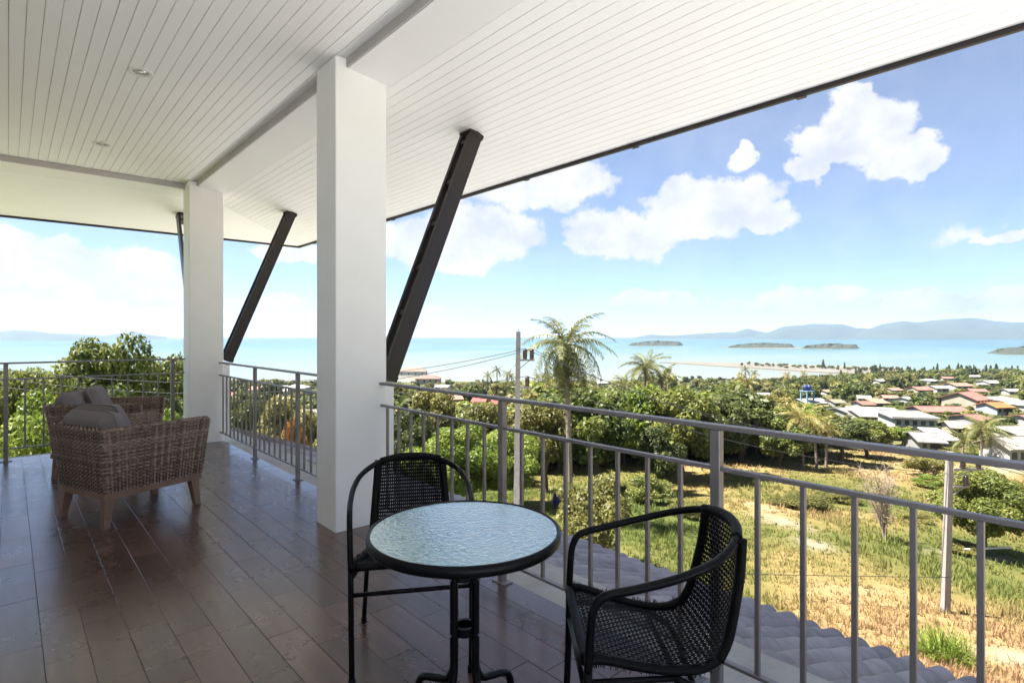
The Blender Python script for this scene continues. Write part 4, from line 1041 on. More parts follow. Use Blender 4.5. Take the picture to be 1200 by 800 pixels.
for k, (px, py, w, h, lb) in enumerate(((938, 596, 60, 17, 'low green weeds right of the pale soil patch in the field'), (985, 588, 44, 13, 'low weeds left of the leafless shrub in the field'), (815, 606, 56, 14, 'low green weeds behind the back of the black chair'), (1128, 650, 44, 15, 'low green weeds right at the second utility pole'), (1076, 612, 36, 12, 'low weeds just right of the leafless shrub'))):
    T('shrub%d/leaf_olive' % (1 + k % 3), px, py, w, h, lb, name='weed_clump', cat='weeds', group='weed clumps in the field')
def bare_shrub(px, py, h, label):
    b, s = G(px, py); t = thing('bare_shrub', label, 'shrub', b); rg = random.Random(4); m_ = MB(); m2 = MB()
    for k in range(15):
        a = rg.uniform(0, 6.28); sp = rg.uniform(.2, 1.0) * h * .42; p = [(0, 0, -.1)]
        for q in range(1, 5): f = q / 4; p.append((math.cos(a) * sp * f ** 1.6 + rg.uniform(-.08, .08), math.sin(a) * sp * f ** 1.6 + rg.uniform(-.08, .08), h * f * rg.uniform(.8, 1.05)))
        c = crom(p, 3); m_.tube(c, [.05 * (1 - .9 * i / len(c)) for i in range(len(c))], 5)
        for j in range(4, len(c)):
            for _ in range(3):
                d = Vector((rg.uniform(-1, 1), rg.uniform(-1, 1), rg.uniform(-.1, 1))).normalized() * rg.uniform(.25, .7); e = c[j] + d
                m2.tube([c[j], c[j] + d * .5 + Vector((0, 0, .03)), e], [.012, .008, .004], 4, caps=False)
                for _ in range(2): m2.tube([c[j] + d * .6, e + Vector((rg.uniform(-.2, .2), rg.uniform(-.2, .2), rg.uniform(0, .25)))], [.006, .003], 3, caps=False)
    m_.build('branch', 'twig', t, True)['kind'] = 'stuff'; stuff(m2.build('twig', 'twig', t))
bare_shrub(1037, 636, 3.9, 'leafless grey-brown shrub standing in the field right of the middle')
def grass_clump(px, py, r_, label):
    b, s = G(px, py); rg = np.random.default_rng(5); n = 520; V = []; F = []; tn = []
    for k in range(n):
        a = rg.uniform(0, 6.28); l = rg.uniform(.6, 1.15) * r_; o = rg.normal(0, r_ * .22, 2); el = rg.uniform(.45, 1.3); w = np.array([-math.sin(a), math.cos(a), 0]) * .022
        p0 = np.array([o[0], o[1], -.05]); pts = [p0 + np.array([math.cos(a) * math.cos(el) * l * t, math.sin(a) * math.cos(el) * l * t, l * (math.sin(el) * t - .55 * t * t * math.cos(el))]) for t in (0, .35, .7, 1)]
        i = len(V)
        for q, p in enumerate(pts): V += [p - w * (1 - q / 3.4), p + w * (1 - q / 3.4)]
        for q in range(3): F.append((i + 2 * q, i + 2 * q + 1, i + 2 * q + 3, i + 2 * q + 2))
        tn += [.5 + rg.normal(0, .15)] * 8
    t = thing('grass_clump', label, 'grass', b); stuff(obj('blades', np_mesh('blades', V, F, 'leaf_bright', tone=tn), t))
grass_clump(1106, 776, 1.25, 'bright green fountain grass clump at the foot of the second utility pole')

# ------------------------------------------------------------------ village houses
KEEP = []           # photo rectangles that trees standing in front must leave open (x0, x1, y0, y1, distance)
def house(px, pybase, wpx, hpx, dm, wall, roof, kind, label, yaw=0, storeys=1, wins=3, overhang=.6, rise=None, name='house', gallery=False, cat='house', keep=1.0):
    b, s = G(px, pybase); wpx *= .82; hpx *= .9; w = wpx * s / FPX; topz = AT(px, pybase - hpx, s).z; H_ = max(topz - b.z, 2.4)
    rise = (H_ * .34 if kind != 'flat' else .35) if rise is None else rise; wh = H_ - rise; hw, hd = w / 2 - overhang, dm / 2 - overhang
    t = thing(name, label, cat, b, FACE + yaw)
    m_ = MB().box(-hw, hw, -hd, hd, -2.5, wh)
    if kind == 'gable': m_.add([(-hw, -hd, wh), (-hw, hd, wh), (-hw, 0, wh + rise * .92), (hw, -hd, wh), (hw, hd, wh), (hw, 0, wh + rise * .92)], [(1, 0, 2), (3, 4, 5)])
    m_.build('wall', wall, t)
    W2, D2 = w / 2, dm / 2; zl = wh - .12; th = .16; m_ = MB()
    if kind == 'gable':
        for s_ in (-1, 1):
            a = [(-W2, s_ * D2, zl), (W2, s_ * D2, zl), (W2, 0, wh + rise), (-W2, 0, wh + rise)]; m_.hexa((a if s_ < 0 else a[::-1]) + [(x, y, z + th) for x, y, z in (a if s_ < 0 else a[::-1])])
    elif kind == 'hip':
        rl = max(W2 - D2, .4); a = [(-W2, -D2, zl), (W2, -D2, zl), (W2, D2, zl), (-W2, D2, zl), (-rl, 0, wh + rise), (rl, 0, wh + rise)]
        m_.add(a, [(0, 1, 5, 4), (2, 3, 4, 5), (1, 2, 5), (3, 0, 4), (3, 2, 1, 0)])
    elif kind == 'shed':
        a = [(-W2, -D2, zl), (W2, -D2, zl), (W2, D2, wh + rise), (-W2, D2, wh + rise)]; m_.hexa(a + [(x, y, z + th) for x, y, z in a])
    else:
        m_.box(-W2, W2, -D2, D2, wh + .002, wh + .18); 
        for (x0, x1, y0, y1) in ((-W2, W2, -D2, -D2 + .2), (-W2, W2, D2 - .2, D2), (-W2, -W2 + .2, -D2 + .2, D2 - .2), (W2 - .2, W2, -D2 + .2, D2 - .2)): m_.box(x0, x1, y0, y1, wh + .182, wh + rise + .1)
    rf = m_.build('roof', roof, t)
    if kind in ('gable', 'shed'):
        z = wh + rise + th
        if kind == 'gable': MB().box(-W2, W2, -.12, .12, z - .03, z + .07).build('ridge_cap', roof, rf)
    fh = wh / storeys
    for k in range(storeys):
        for i in range(wins):
            x = -hw + (i + .5) * 2 * hw / wins; ww = min(.75, hw / wins * .55); z0 = k * fh + fh * .35; z1 = k * fh + fh * .8
            o = MB().box(x - ww, x + ww, -hd - .05, -hd - .002, z0, z1).build('window', 'glass_dark', t)
            MB().box(x - ww - .1, x + ww + .1, -hd - .09, -hd - .003, z0 - .12, z0 - .004).build('sill', 'wall_white', o)
    o = MB().box(hw * .3 - .5, hw * .3 + .5, -hd - .06, -hd - .003, 0, min(2.1, fh * .85)).build('door', 'timber_dark', t) if wins < 5 else None
    if gallery:
        for k in range(storeys): MB().box(-hw, hw, -hd - 1.2, -hd - .1, k * fh + .1, k * fh + .3).build('gallery_floor', wall, t)
        for i in range(5):
            x = -hw + i * hw / 2; MB().box(x - .12, x + .12, -hd - 1.2, -hd - .95, 0, wh).build('gallery_post', 'roof_rust', t)
        MB().box(-hw, hw, -hd - 1.22, -hd - 1.16, fh + .7, fh + .95).build('gallery_rail', 'roof_rust', t)
    if keep: KEEP.append((px - wpx * .5 * keep, px + wpx * .5 * keep, pybase - hpx, pybase - hpx * .5, s))
    return t
house(1131, 481, 38, 24, 11, 'wall_cream', 'roof_pink', 'gable', 'two storey cream house with pink roof and open gallery, centre of the village', yaw=.45, storeys=2, gallery=True, wins=4)
house(1028, 494, 64, 15, 13, 'wall_grey', 'roof_beige', 'shed', 'long low shed with cream sheet roof, left in the village', yaw=-.25, wins=6)
house(1061, 509, 56, 27, 12, 'wall_white', 'roof_white', 'flat', 'white flat roofed building with grey upper wall below the cream shed', yaw=-.3, storeys=2, wins=5)
house(1098, 488, 64, 13, 10, 'wall_grey', 'roof_pink', 'gable', 'long low building with faded pink roof, left of the cream house', yaw=-.1, wins=6)
house(1165, 485, 30, 15, 8, 'wall_pale_blue', 'roof_orange', 'gable', 'small pale blue building with bright orange roof', yaw=.1)
house(1174, 474, 34, 11, 14, 'wall_white', 'roof_white', 'hip', 'white hip roofed house behind the orange roof', wins=4)
house(1198, 480, 34, 12, 12, 'wall_white', 'roof_white', 'hip', 'white roofed house at the right edge above the dark tree', wins=4, yaw=.2)
house(1186, 516, 56, 18, 11, 'wall_cream', 'roof_beige', 'gable', 'beige gabled house behind the large beige roof at right edge', yaw=.15)
house(1186, 541, 70, 32, 5.6, 'wall_white', 'roof_beige', 'gable', 'large beige roofed white house with dark windows behind the top rail', yaw=.12, wins=4, storeys=1)
house(1081, 524, 36, 14, 9, 'wall_grey', 'roof_grey', 'gable', 'grey roofed shed just above the top rail, before the white building', yaw=-.3)
house(1100, 522, 26, 9, 8, 'wall_grey', 'roof_white', 'shed', 'low pale shed beside the grey roofed shed', yaw=-.2)
house(1011, 478, 20, 7, 9, 'wall_grey', 'roof_rust', 'gable', 'small rust red roof left of the tan open shed')
house(1028, 477, 22, 10, 8, 'timber_dark', 'roof_tan', 'shed', 'dark timber shed with tan roof above the cream shed')
house(978, 476, 18, 9, 9, 'wall_grey', 'roof_tan', 'gable', 'tan roofed hut between water tower and cream shed')
house(948, 477, 40, 11, 12, 'wall_white', 'roof_white', 'gable', 'white roofed building at the foot of the blue water tower', yaw=.2)
house(1078, 462, 24, 10, 10, 'wall_cream', 'roof_pink', 'gable', 'pinkish roofed house far back, left of the cream house')
house(1098, 459, 20, 8, 10, 'wall_white', 'roof_beige', 'gable', 'pale roofed house far back between pink roofs')
house(1122, 456, 26, 8, 12, 'wall_white', 'roof_coral', 'gable', 'coral roofed house far back behind the cream house')
house(1160, 452, 22, 7, 12, 'wall_white', 'roof_white', 'gable', 'white house far back among trees at right')
house(1090, 449, 18, 6, 12, 'wall_white', 'roof_white', 'hip', 'small white roof far back near the shore at right')
house(484, 443, 40, 14, 14, 'wall_white', 'roof_coral', 'hip', 'coral roofed resort house by the shore right of the near column', wins=4)
house(502, 450, 36, 12, 14, 'wall_cream', 'roof_pink', 'hip', 'long pink roofed house by the shore, lower of the two', wins=4)
house(530, 476, 26, 16, 10, 'wall_cream', 'roof_coral', 'gable', 'pale coral roofed house showing under the top rail', yaw=.3)
house(564, 478, 22, 15, 9, 'wall_cream', 'roof_red', 'gable', 'bright red roofed house left of the railing post', yaw=-.2)
house(582, 480, 18, 14, 9, 'wall_cream', 'roof_red', 'gable', 'smaller red roofed house right behind the railing post', yaw=.2)
house(894, 466, 18, 6, 9, 'wall_white', 'roof_white', 'gable', 'small white roof among trees left of the water tower')
house(798, 462, 16, 6, 9, 'wall_white', 'roof_white', 'gable', 'tiny white roof among trees behind the belt')
house(362, 500, 40, 22, 9, 'wall_grey', 'roof_grey', 'gable', 'grey walled house seen through the railing just left of the near column', yaw=.2)
house(322, 470, 36, 20, 12, 'wall_white', 'roof_white', 'gable', 'pale house seen through the railing between its two posts', yaw=.3)
house(275, 474, 24, 16, 11, 'wall_white', 'roof_pink', 'gable', 'pink and white house seen through the railing next to the far column', yaw=.1)
house(348, 462, 30, 14, 12, 'wall_cream', 'roof_white', 'hip', 'cream house near the shore seen above the railing between the columns')
for px, py, w, h, wl, rf_, kd, lb in ((1012, 470, 18, 6, 'wall_white', 'roof_beige', 'gable', 'small beige roof left of the tan open shed, among trees'),
        (1042, 470, 20, 7, 'wall_cream', 'roof_coral', 'gable', 'coral roof among trees above the cream shed'), (1060, 472, 18, 6, 'wall_white', 'roof_white', 'gable', 'pale roof between coral roof and long pink roof'),
        (1144, 462, 22, 7, 'wall_cream', 'roof_pink', 'gable', 'pink roof just behind the cream gallery house at right'), (1186, 462, 22, 7, 'wall_white', 'roof_beige', 'gable', 'beige roof above the white hip roofed house'),
        (1206, 498, 30, 11, 'wall_white', 'roof_pink', 'gable', 'pink roofed house at right edge below the white roof'), (1137, 497, 30, 9, 'wall_grey', 'roof_rust', 'gable', 'rust roofed house below the cream gallery house'),
        (1118, 507, 24, 8, 'wall_cream', 'roof_beige', 'gable', 'beige roofed hut left of the palm clump'), (985, 488, 20, 7, 'wall_grey', 'roof_grey', 'gable', 'grey roof left of the long cream shed'),
        (1046, 460, 18, 6, 'wall_white', 'roof_coral', 'gable', 'coral roof far back above the cream shed'), (1112, 446, 18, 5, 'wall_white', 'roof_pink', 'gable', 'tiny pink roof near the shore at right'),
        (1140, 444, 18, 5, 'wall_white', 'roof_beige', 'gable', 'tiny beige roof near the shore at far right'), (1030, 449, 20, 5, 'wall_white', 'roof_white', 'gable', 'tiny white roof near the shore above the cream shed'),
        (968, 462, 18, 6, 'wall_white', 'roof_tan', 'gable', 'tan roof right behind the blue water tower'), (520, 458, 22, 8, 'wall_white', 'roof_grey', 'gable', 'grey roof between the shore houses and the pale coral roof'),
        (705, 452, 16, 6, 'wall_white', 'roof_white', 'gable', 'white house glimpsed right of the tall palm crown'), (300, 462, 22, 10, 'wall_white', 'roof_coral', 'gable', 'coral roofed house behind the left post between the columns')):
    house(px, py, w, h, 9, wl, rf_, kd, lb, yaw=random.uniform(-.5, .5), keep=.8)
def water_tower(px, pybase, pytop):
    b, s = G(px, pybase); t = thing('water_tower', 'blue water tower with tank among the trees left in the village', 'water tower', b, FACE + .3); h = AT(px, pytop, s).z - b.z; w = 4.6 * s / FPX * 1.0
    for sx in (-1, 1):
        for sy in (-1, 1): MB().box(sx * w - .25, sx * w + .25, sy * w - .25, sy * w + .25, -1, h * .72).build('leg', 'tower_blue', t)
    MB().box(-w * 1.25, w * 1.25, -w * 1.25, w * 1.25, h * .72 + .01, h * .76).build('platform', 'tower_blue', t)
    for sx in (-.62, .62): MB().lathe([(w * .56, h * .762), (w * .56, h * .95), (w * .3, h)], 16, (sx * w, 0, 0)).build('tank', 'tank_blue', t, True)
    for k in (.25, .5): MB().box(-w, w, -w - .1, -w + .1, h * k, h * k + .25).build('cross_tie', 'tower_blue', t)
    KEEP.append((px - 8, px + 8, pytop, pytop + 16, s))
water_tower(946, 478, 451)
b, s = GD(655, 46), 46
def blue_barrel():
    t = thing('water_barrel', 'dark blue plastic barrel standing under the trees left of the palm trunk', 'barrel', b)
    MB().lathe([(.36, 0), (.40, .1), (.42, .45), (.41, .8), (.36, 1.0), (.12, 1.03), (.0001, 1.04)], 20).build('body', 'blue_plastic', t, True)
    MB().lathe([(.43, .30), (.445, .33), (.43, .36)], 20).build('hoop', 'blue_plastic', t, True); MB().lathe([(.43, .62), (.445, .65), (.43, .68)], 20).build('hoop', 'blue_plastic', t, True)
b = AT(655, 548, 38); b.z = float(terrain(b.x, b.y)); blue_barrel(); KEEP.append((645, 663, 528, 548, 42))

# ------------------------------------------------------------------ islands, sand bar
def island(name, px0, px1, pybase, pytop, label, sand=False, seed=0, s=None):
    s = (EYE - SEA_Z) * FPX / (pybase - 393) if s is None else s; rg = random.Random(seed); n = 50; pts = []
    o = ridge(name, [(px0, pybase - .3), (px0 + (px1 - px0) * .12, pybase - (pybase - pytop) * .55), (px0 + (px1 - px0) * .35, pytop + .6), (px0 + (px1 - px0) * .55, pytop), (px0 + (px1 - px0) * .8, pytop + .8), (px0 + (px1 - px0) * .93, pytop + (pybase - pytop) * .25), (px1, pybase - .3)], s, 60 + (px1 - px0) * .6, 'island_rock', jag=.5, seed=seed)
    return s
ISL = [('island', 735, 801, 404.5, 399.4, 21), ('island', 852, 932, 407, 402.0, 22), ('island', 938, 1008, 408, 402.8, 23), ('island', 1157, 1290, 413.5, 405, 24)]
isl_s = [island(a, b_, c_, d_, e_, None, seed=f_) for a, b_, c_, d_, e_, f_ in ISL]
def sheet(name, poly, mat, z, thick=2.0):
    P = [AT(px, py, (EYE - z) * FPX / (py - 393)) for px, py in poly]; n = len(P)
    m_ = MB().add([(p.x, p.y, z) for p in P] + [(p.x, p.y, z - thick) for p in P], [tuple(range(n - 1, -1, -1))] + [(i, (i + 1) % n, n + (i + 1) % n, n + i) for i in range(n)])
    return struct(m_.build(name, mat))
sheet('sand_bar', [(772, 424.2), (800, 425.6), (850, 428.8), (905, 432), (960, 435.5), (1010, 438), (1060, 437), (1060, 431.5), (1000, 429), (940, 427.6), (880, 425.6), (830, 424.2), (795, 423.4)], 'sand', SEA_Z + 1.0, 3)
sheet('sand_spit', [(838, 405.8), (860, 407.6), (930, 408.4), (975, 409), (975, 408), (930, 407.2), (860, 406.4)], 'sand', SEA_Z + .6, 3)
sheet('beach', [(850, 446), (905, 448.5), (965, 447), (990, 442.5), (960, 440.5), (925, 444.3), (880, 445)], 'sand', SEA_Z + .9, 3)

# ------------------------------------------------------------------ the wooded belt
SKX = [200, 262, 300, 372, 470, 520, 560, 600, 640, 690, 720, 760, 790, 830, 870, 900, 940, 970, 1000, 1060, 1100, 1150, 1200, 1260]
SKY = [440, 441, 442, 442, 444, 442, 443, 444, 445, 443, 441, 437, 438, 439, 441, 440, 438, 437, 434, 431, 428, 426, 421, 420]
CEN = []
def fill_trees():
    """random belt: uniform over the view, each standing on the ground with a believable size"""
    out = []; rg = random.Random(21); tries = 0
    while len(out) < 1350 and tries < 12000:
        tries += 1; px = rg.uniform(215, 1290) if rg.random() < .68 else rg.uniform(920, 1260)
        if 372 < px < 455: continue
        py = 440 + 112 * rg.random() ** 1.25; g, s = G(px, py)
        if s < field_edge(px) + 2 or s > 640: continue
        if math.hypot(g.x, g.y) > float(np.interp(math.atan((px - 600) / FPX), _saz, _srr)) - 12: continue
        sky = np.interp(px, SKX, SKY); topmin = AT(px, sky + rg.uniform(0, 5), s).z - g.z
        h = min(rg.uniform(5.0, 10.5) * (1 if s > 110 else .8), topmin)
        if h < 2.0: continue
        h *= 1; w = min(max(h * rg.uniform(.85, 1.3), 3.0), 9.5); wp = w * FPX / s / 2; tp = to_px((g.x, g.y, g.z + h))[1]
        bad = False
        for (x0, x1, y0, y1, hs) in KEEP:
            if s < hs + 4 and px + wp * .85 > x0 and px - wp * .85 < x1 and tp < y1 and py > y0: bad = True; break
            if abs(s - hs) < 9 and px + wp * .4 > x0 and px - wp * .4 < x1: bad = True; break
        if bad: continue
        out.append((h * FPX / s, px, s, g, h, w))
    return out
def belt():
    trees = sorted(fill_trees(), key=lambda q: -q[0]); rg = random.Random(9); rest = []
    kinds = ['leaf_green', 'leaf_olive', 'leaf_dark', 'leaf_green', 'leaf_bright', 'leaf_olive', 'leaf_green', 'leaf_dark', 'leaf_olive', 'leaf_green', 'leaf_bright', 'leaf_dark', 'leaf_yellow', 'leaf_dead']
    marks = [(275, 'the pink and white house'), (322, 'the pale house between the columns'), (362, 'the grey walled house'), (484, 'the coral roofed resort'), (530, 'the pale coral roof'), (564, 'the bright red roof'), (606, 'the near utility pole'), (668, 'the tall coconut palm'),
             (731, 'the small belt palm'), (756, 'the dark green palm'), (798, 'the tiny white roof'), (842, 'the middle railing post'), (894, 'the small white roof'), (946, 'the blue water tower'), (978, 'the tan roofed hut'), (1028, 'the cream sheet roof'), (1061, 'the white flat roof'), (1098, 'the long pink roof'), (1131, 'the cream gallery house'), (1165, 'the bright orange roof'), (1198, 'the right picture edge')]
    hue = dict(leaf_green='mid green', leaf_olive='olive', leaf_dark='dark green', leaf_bright='light green', leaf_yellow='yellowish', leaf_dead='dry brown')
    def describe(px, py, h, w, s, mat):
        k = min(marks, key=lambda q: abs(q[0] - px)); d = px - k[0]; size = 'broad' if w > h * 1.15 else ('slim' if w < h * .9 else 'rounded'); size = ('small ' if h * FPX / s < 24 else 'tall ' if h * FPX / s > 62 else '') + size
        side = 'in line with' if abs(d) < 5 else ('left of' if d < 0 else 'right of'); band = 'high up' if py < 468 else ('midway' if py < 500 else 'low down')
        return '%s %s tree %s %s, %s' % (size, hue[mat], side, k[1], band), 'trees around ' + k[1]
    for i, (sz, px, s, g, h, w) in enumerate(trees):
        mat = kinds[rg.randrange(14)]; lod = 'mid' if s < 230 else 'far'
        if i < 262 and px < 1206:
            lb, gp = describe(px, to_px(g)[1], h, w, s, mat); key = '%s%d/%s' % (lod, 1 + rg.randrange(3), mat); proto(key); wid, hei = SIZE[key.split('/')[0]]
            tree(key, g, h / hei, lb, gp, sxy=(w / wid) / (h / hei))
        else: rest.append((g, h, w, s))
    used = set(); k = 0
    for _ in range(400):
        px = rg.uniform(465, 1200); py = rg.uniform(452, 520); g, s = G(px, py)
        if s < field_edge(px) + 6 or s > 420: continue
        h = min(rg.uniform(7, 12), AT(px, np.interp(px, SKX, SKY) - 3, s).z - g.z)
        if h < 5 or any(s < hs + 6 and x0 - 6 < px < x1 + 6 for (x0, x1, y0, y1, hs) in KEEP): continue
        lb, gp = describe(px, py, h, h, s, 'leaf_green'); lb = lb.replace('mid green tree', 'palm').replace('rounded ', 'feathery ')
        if lb in used: continue
        used.add(lb); palm(g, h, rg.uniform(3.2, 4.4), 15, lb, 'palms scattered through the wood', lean=(rg.uniform(-1, 1), rg.uniform(-1, 1)), r=.2, seed=k, simple_crown=True, mats=rg.choice(('leaf_palm', 'leaf_palm', 'leaf_yellow'))); k += 1
        if k >= 22: break
    # far woodland: one mass
    coll = bpy.data.collections.new('woodland_kinds'); n = 0
    for k in range(1, 4):
        for mat in ('leaf_dark', 'leaf_green', 'leaf_olive'):
            cm, tm = proto('far%d/%s' % (k, mat)); o = bpy.data.objects.new('woodland_kind_%02d' % n, cm); coll.objects.link(o); n += 1
    for k in range(1, 3):
        cm, tm = proto('cone%d/leaf_dark' % k); o = bpy.data.objects.new('woodland_kind_%02d' % n, cm); coll.objects.link(o); n += 1
    pts = []; rot = []; scl = []; idx = []
    def put(p, h, w, i, hei=7.2, wid=8.0): pts.append(tuple(p)); rot.append((0, 0, rg.uniform(0, 6.28))); scl.append((w / wid, w / wid, h / hei)); idx.append(i)
    for (g, h, w, s) in rest: put(g - Vector((0, 0, .12 * h)), h * 1.05, w, rg.randrange(9))
    # scrub that closes the gaps on the far slope
    for k in range(2600):
        px = rg.uniform(220, 1330); py = 441 + 85 * rg.random() ** 1.3; g, s = G(px, py)
        if s < max(field_edge(px) + 14, 70) or s > 620: continue
        if math.hypot(g.x, g.y) > float(np.interp(math.atan((px - 600) / FPX), _saz, _srr)) - 6: continue
        h = rg.uniform(1.6, 3.6); w = h * rg.uniform(1.2, 1.9); tp = to_px((g.x, g.y, g.z + h))[1]; wp = w * FPX / s / 2
        if tp < np.interp(px, SKX, SKY): continue
        if any(s < hs + 6 and px + wp > x0 and px - wp < x1 and tp < (y0 + y1) / 2 and py > y0 for (x0, x1, y0, y1, hs) in KEEP): continue
        put(g - Vector((0, 0, h * .25)), h * 1.1, w, rg.randrange(9))
    # casuarinas and scrub along the shore, on the bar and the islands
    for k in range(64):
        px = rg.uniform(985, 1300); s = np.interp(px, _shp, _shd) * rg.uniform(.86, .97); g = GD(px, s); put(g, rg.uniform(5, 12), rg.uniform(3, 5.5), 9 + rg.randrange(2), 9.6, 3.2)
    for px, a, b_ in [(rg.uniform(865, 1055), 0, 0) for _ in range(60)]:
        py = np.interp(px, [830, 940, 1060], [426, 430, 434]) + rg.uniform(-1, 2.2); s = (EYE - SEA_Z - 1) * FPX / (py - 393); q = AT(px, py, s); c_ = rg.random() < .1
        put(Vector((q.x, q.y, SEA_Z + .8)), rg.uniform(3, 6) * (1.9 if c_ else 1), rg.uniform(4, 8) * (.6 if c_ else 1), (9 + rg.randrange(2)) if c_ else rg.randrange(9), 9.6 if c_ else 7.2, 3.2 if c_ else 8)
    for (nm, a, b_, base, top, sd), s in zip(ISL, isl_s):
        for k in range(90):
            f = rg.uniform(.05, .95); px = a + (b_ - a) * f; cy = np.interp(f, [0, .12, .35, .55, .8, .93, 1], [base - .3, base - (base - top) * .55, top + .6, top, top + .8, top + (base - top) * .25, base - .3])
            q = AT(px, cy, s + rg.uniform(-25, 25)); put(Vector((q.x, q.y, max(q.z - 3, SEA_Z - 2))), rg.uniform(3, 5.5), rg.uniform(6, 12), rg.choice((0, 3, 6, 1, 4, 7)))
            q = AT(px, 393, s - rg.uniform(10, 60)); put(Vector((q.x, q.y, SEA_Z - 1 + rg.uniform(0, .5) * (base - top) * s / FPX * min(1, 5 * f, 5 - 5 * f))), rg.uniform(2.5, 4.5), rg.uniform(6, 11), rg.choice((0, 3, 6, 1, 4, 7)))
        for k in range(0):
            f = rg.uniform(.06, .94); px = a + (b_ - a) * f; e = max(.2, 1 - abs(f * 2 - 1) ** 2); hz = (base - top) * s / FPX * e * rg.uniform(.1, .85)
            q = AT(px, 393, s - rg.uniform(0, 40)); put(Vector((q.x, q.y, SEA_Z + hz * .8)), rg.uniform(5, 9), rg.uniform(9, 16), rg.randrange(9))
    me = bpy.data.meshes.new('woodland'); me.from_pydata(pts, [], [])
    for nm, ty, dat in (('rot', 'FLOAT_VECTOR', rot), ('scl', 'FLOAT_VECTOR', scl)):
        at = me.attributes.new(nm, ty, 'POINT'); at.data.foreach_set('vector', np.array(dat, np.float32).ravel())
    at = me.attributes.new('kind', 'INT', 'POINT'); at.data.foreach_set('value', np.array(idx, np.int32))
    ob = obj('woodland', me); stuff(ob); ob['label'] = 'far wooded slope and shore trees below the balcony reading as one green mass'; ob['category'] = 'woodland'
    ng = bpy.data.node_groups.new('woodland', 'GeometryNodeTree'); ng.interface.new_socket('Geometry', in_out='INPUT', socket_type='NodeSocketGeometry'); ng.interface.new_socket('Geometry', in_out='OUTPUT', socket_type='NodeSocketGeometry')
    N = ng.nodes.new; L = ng.links.new; gi = N('NodeGroupInput'); go = N('NodeGroupOutput'); ip = N('GeometryNodeInstanceOnPoints'); ci = N('GeometryNodeCollectionInfo')
    ci.inputs['Collection'].default_value = coll; ci.inputs['Separate Children'].default_value = True; ci.inputs['Reset Children'].default_value = True
    def na(nm, ty): q = N('GeometryNodeInputNamedAttribute'); q.data_type = ty; q.inputs[0].default_value = nm; return next(o_ for o_ in q.outputs if o_.enabled and o_.name == 'Attribute')
    L(gi.outputs[0], ip.inputs['Points']); L(ci.outputs[0], ip.inputs['Instance']); ip.inputs['Pick Instance'].default_value = True
    L(na('kind', 'INT'), ip.inputs['Instance Index']); L(na('rot', 'FLOAT_VECTOR'), ip.inputs['Rotation']); L(na('scl', 'FLOAT_VECTOR'), ip.inputs['Scale'])
    L(ip.outputs[0], go.inputs[0]); md = ob.modifiers.new('scatter', 'NODES'); md.node_group = ng
belt()

# ------------------------------------------------------------------ grass of the field
def field_grass():
    rg = np.random.default_rng(3); n = 46000
    px = rg.uniform(440, 1330, n); s = 11 + 90 * rg.random(n) ** 1.5; u = (px - 600) / FPX; x = s * (SH + CH * u); y = s * (CH - SH * u)
    dry, wood, soil = ground_fields(x, y); clump = fbm(x * .9, y * .9, 4) + .25
    ok = (wood < .6) & (rg.random(n) > soil * 1.15) & (rg.random(n) < .55 + clump) & ((x > 16.4) | (y < -12)); x, y, dry, s = x[ok], y[ok], dry[ok], s[ok]; n = len(x); z = terrain(x, y)
    hgt = rg.uniform(.10, .34, n) * (1 + .9 * np.clip(fbm(x * .35, y * .35, 8), -.5, 1)); nb = 5; V = []; T_ = []
    for k in range(nb):
        a = rg.uniform(0, 6.28, n); o = rg.normal(0, .10, (n, 2)); ln = rg.uniform(.1, .7, n) * hgt; w = .012 + .0009 * s
        bx, by = x + o[:, 0], y + o[:, 1]; c_, s_ = np.cos(a), np.sin(a)
        p0 = np.stack([bx - s_ * w, by + c_ * w, z - .03], -1); p1 = np.stack([bx + s_ * w, by - c_ * w, z - .03], -1); p2 = np.stack([bx + c_ * ln, by + s_ * ln, z + hgt * rg.uniform(.6, 1.1, n)], -1)
        V.append(np.stack([p0, p1, p2], 1).reshape(-1, 3)); T_.append(np.repeat(np.clip(.12 + dry * .85 + rg.normal(0, .13, n), 0, 1), 3))
    V = np.concatenate(V); F = np.arange(len(V)).reshape(-1, 3); stuff(obj('field_grass', np_mesh('field_grass', V, F, 'grass_blades', tone=np.concatenate(T_))))
    o = bpy.data.objects['field_grass']; o['label'] = 'dry and green grass covering the sloping field'; o['category'] = 'grass'
field_grass()

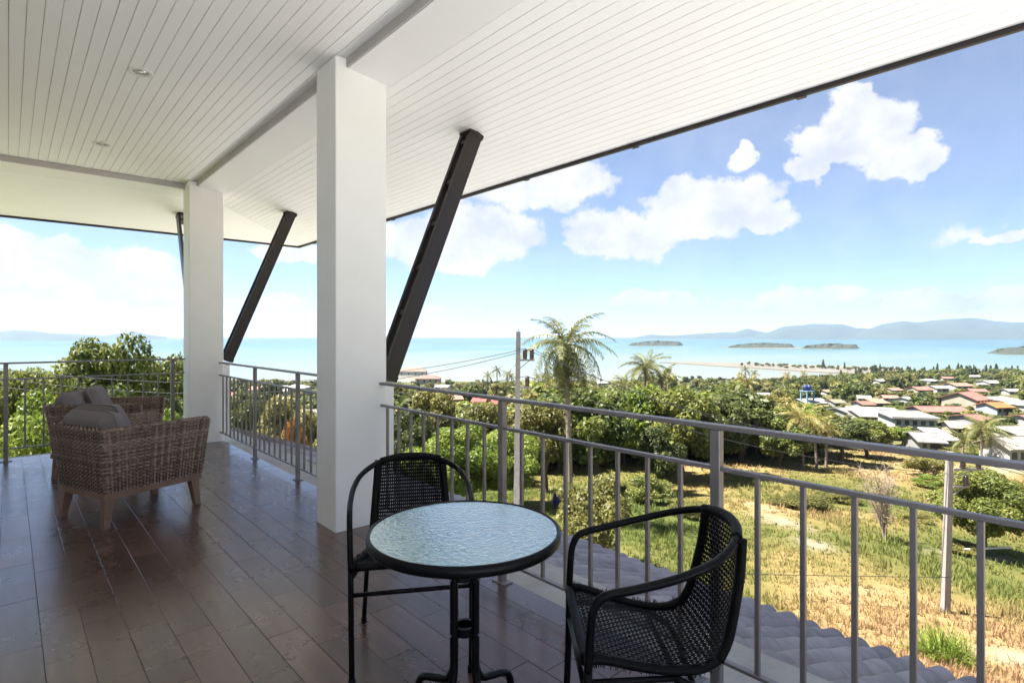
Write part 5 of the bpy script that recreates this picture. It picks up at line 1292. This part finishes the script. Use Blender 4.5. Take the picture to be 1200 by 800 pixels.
# ------------------------------------------------------------------ utility poles and cables
def pole(px, s, pytop, label, arms, pxfoot=None):
    b = GD(px if pxfoot is None else pxfoot, s); top = AT(px, pytop, s); t = thing('utility_pole', label, 'utility pole', b, FACE); h = top.z - b.z; rt = Vector((CH, -SH, 0))
    lean = (top - b).dot(rt); m_ = MB(); w0, w1 = .118, .085; o = lambda z: lean * z / h
    m_.hexa([(-w0, -w0, -.5), (w0, -w0, -.5), (w0, w0, -.5), (-w0, w0, -.5), (o(h) - w1, -w1, h), (o(h) + w1, -w1, h), (o(h) + w1, w1, h), (o(h) - w1, w1, h)]); m_.build('shaft', 'pole_concrete', t)
    MB().tube([(o(h), 0, h), (o(h), 0, h + .12)], .012, 6).build('top_pin', 'dark_steel', t); pts = []
    for (dz, ins, x1) in arms:
        z = h - dz; a = MB().bar((o(z) + w1 * .9, -.10, z), (o(z) + x1, -.10, z), .06, .07); a.bar((o(z) + w1, -.10, z - .30), (o(z) + x1 * .7, -.10, z - .02), .03, .03); ao = a.build('bracket', 'rail_steel', t)
        for x in ins:
            MB().lathe([(.04, .036), (.085, .05), (.085, .11), (.06, .125), (.088, .14), (.088, .2), (.062, .215), (.088, .23), (.088, .29), (.062, .305), (.085, .32), (.08, .38), (.03, .42), (.0001, .42)], 14, (o(z) + x, -.10, z)).build('insulator', 'insulator', t, True)
            pts.append(b + rt * (o(z) + x) + Vector((-SH, -CH, 0)) * .10 + Vector((0, 0, z + .43)))
    return t, pts
s1 = 21.5
_, P1 = pole(607.5, s1, 388.5, 'near concrete utility pole with dark insulators rising left of the tall palm', [(1.08, (.26, .52), .62), (2.12, (.36,), .48)], pxfoot=604)
_, P2 = pole(1113, 20.5, 529, 'second concrete utility pole standing in the dry field at right', [(.62, (.42, .98), 1.15), (1.25, (.55,), .66)], pxfoot=1107)
def cable(a, b_, sag, label, r=.011, group=None):
    pts = [a.lerp(b_, k / 36) - Vector((0, 0, sag * 4 * (k / 36) * (1 - k / 36))) for k in range(37)]
    o = MB().tube(pts, r, 5).build('power_cable', 'cable_black', None, True); tag(o, label, 'cable', group)
Pm = [AT(-420, 372, 20), AT(-420, 392, 20), AT(-420, 424, 20)]
for i, (p, q, sg, lb) in enumerate(((P1[0], AT(-180, 402, 17), 1.25, 'uppermost black cable running left from the near utility pole'), (P1[1], AT(-180, 408, 17.4), 1.55, 'second black cable running left from the near utility pole'), (P1[2], AT(-180, 428, 17), 1.0, 'lowest black cable running left from the near utility pole'),
                                  (P1[0], P2[0], .75, 'upper sagging cable between the two utility poles'), (P1[1], P2[1], .95, 'middle sagging cable between the two utility poles'), (P1[2], P2[2], .7, 'lowest sagging cable between the two utility poles'),
                                  (P2[0], AT(1700, 640, 24), .6, 'upper cable running right from the second utility pole'), (P2[1], AT(1720, 655, 23), .6, 'outer cable running right from the second utility pole'))):
    cable(p, q, sg, lb)
cable(AT(380, 655, 19), AT(1112, 676, 20.4), .1, 'thin dark cable strung low across the dry field', r=.012)
def pipe():
    a, sa = G(1120, 646); c_, sb = G(1184, 643); d = Vector((0, 0, .35)); q = AT(1184, 641.5, sa)
    o = MB().tube([AT(1119, 644, sa - 1), AT(1184, 641, sa - 1)], .06, 8).build('pale_pipe', 'pipe_white', None, True); tag(o, 'pale straight pipe lying level beside the second utility pole', 'pipe')
pipe()

# ------------------------------------------------------------------ the air over the bay
def haze():
    m = bpy.data.materials.new('haze'); m.use_nodes = True; nt = m.node_tree; nt.nodes.clear(); o = nt.nodes.new('ShaderNodeOutputMaterial'); v = nt.nodes.new('ShaderNodeVolumePrincipled')
    v.inputs['Color'].default_value = (.44, .60, .86, 1); v.inputs['Density'].default_value = 6.5e-5; v.inputs['Anisotropy'].default_value = .2; nt.links.new(v.outputs[0], o.inputs['Volume']); MATS['haze'] = m
    h = MB().box(-12600, 12600, -12600, 12600, SEA_Z - 60, 420).build('haze', 'haze'); stuff(h)
haze()
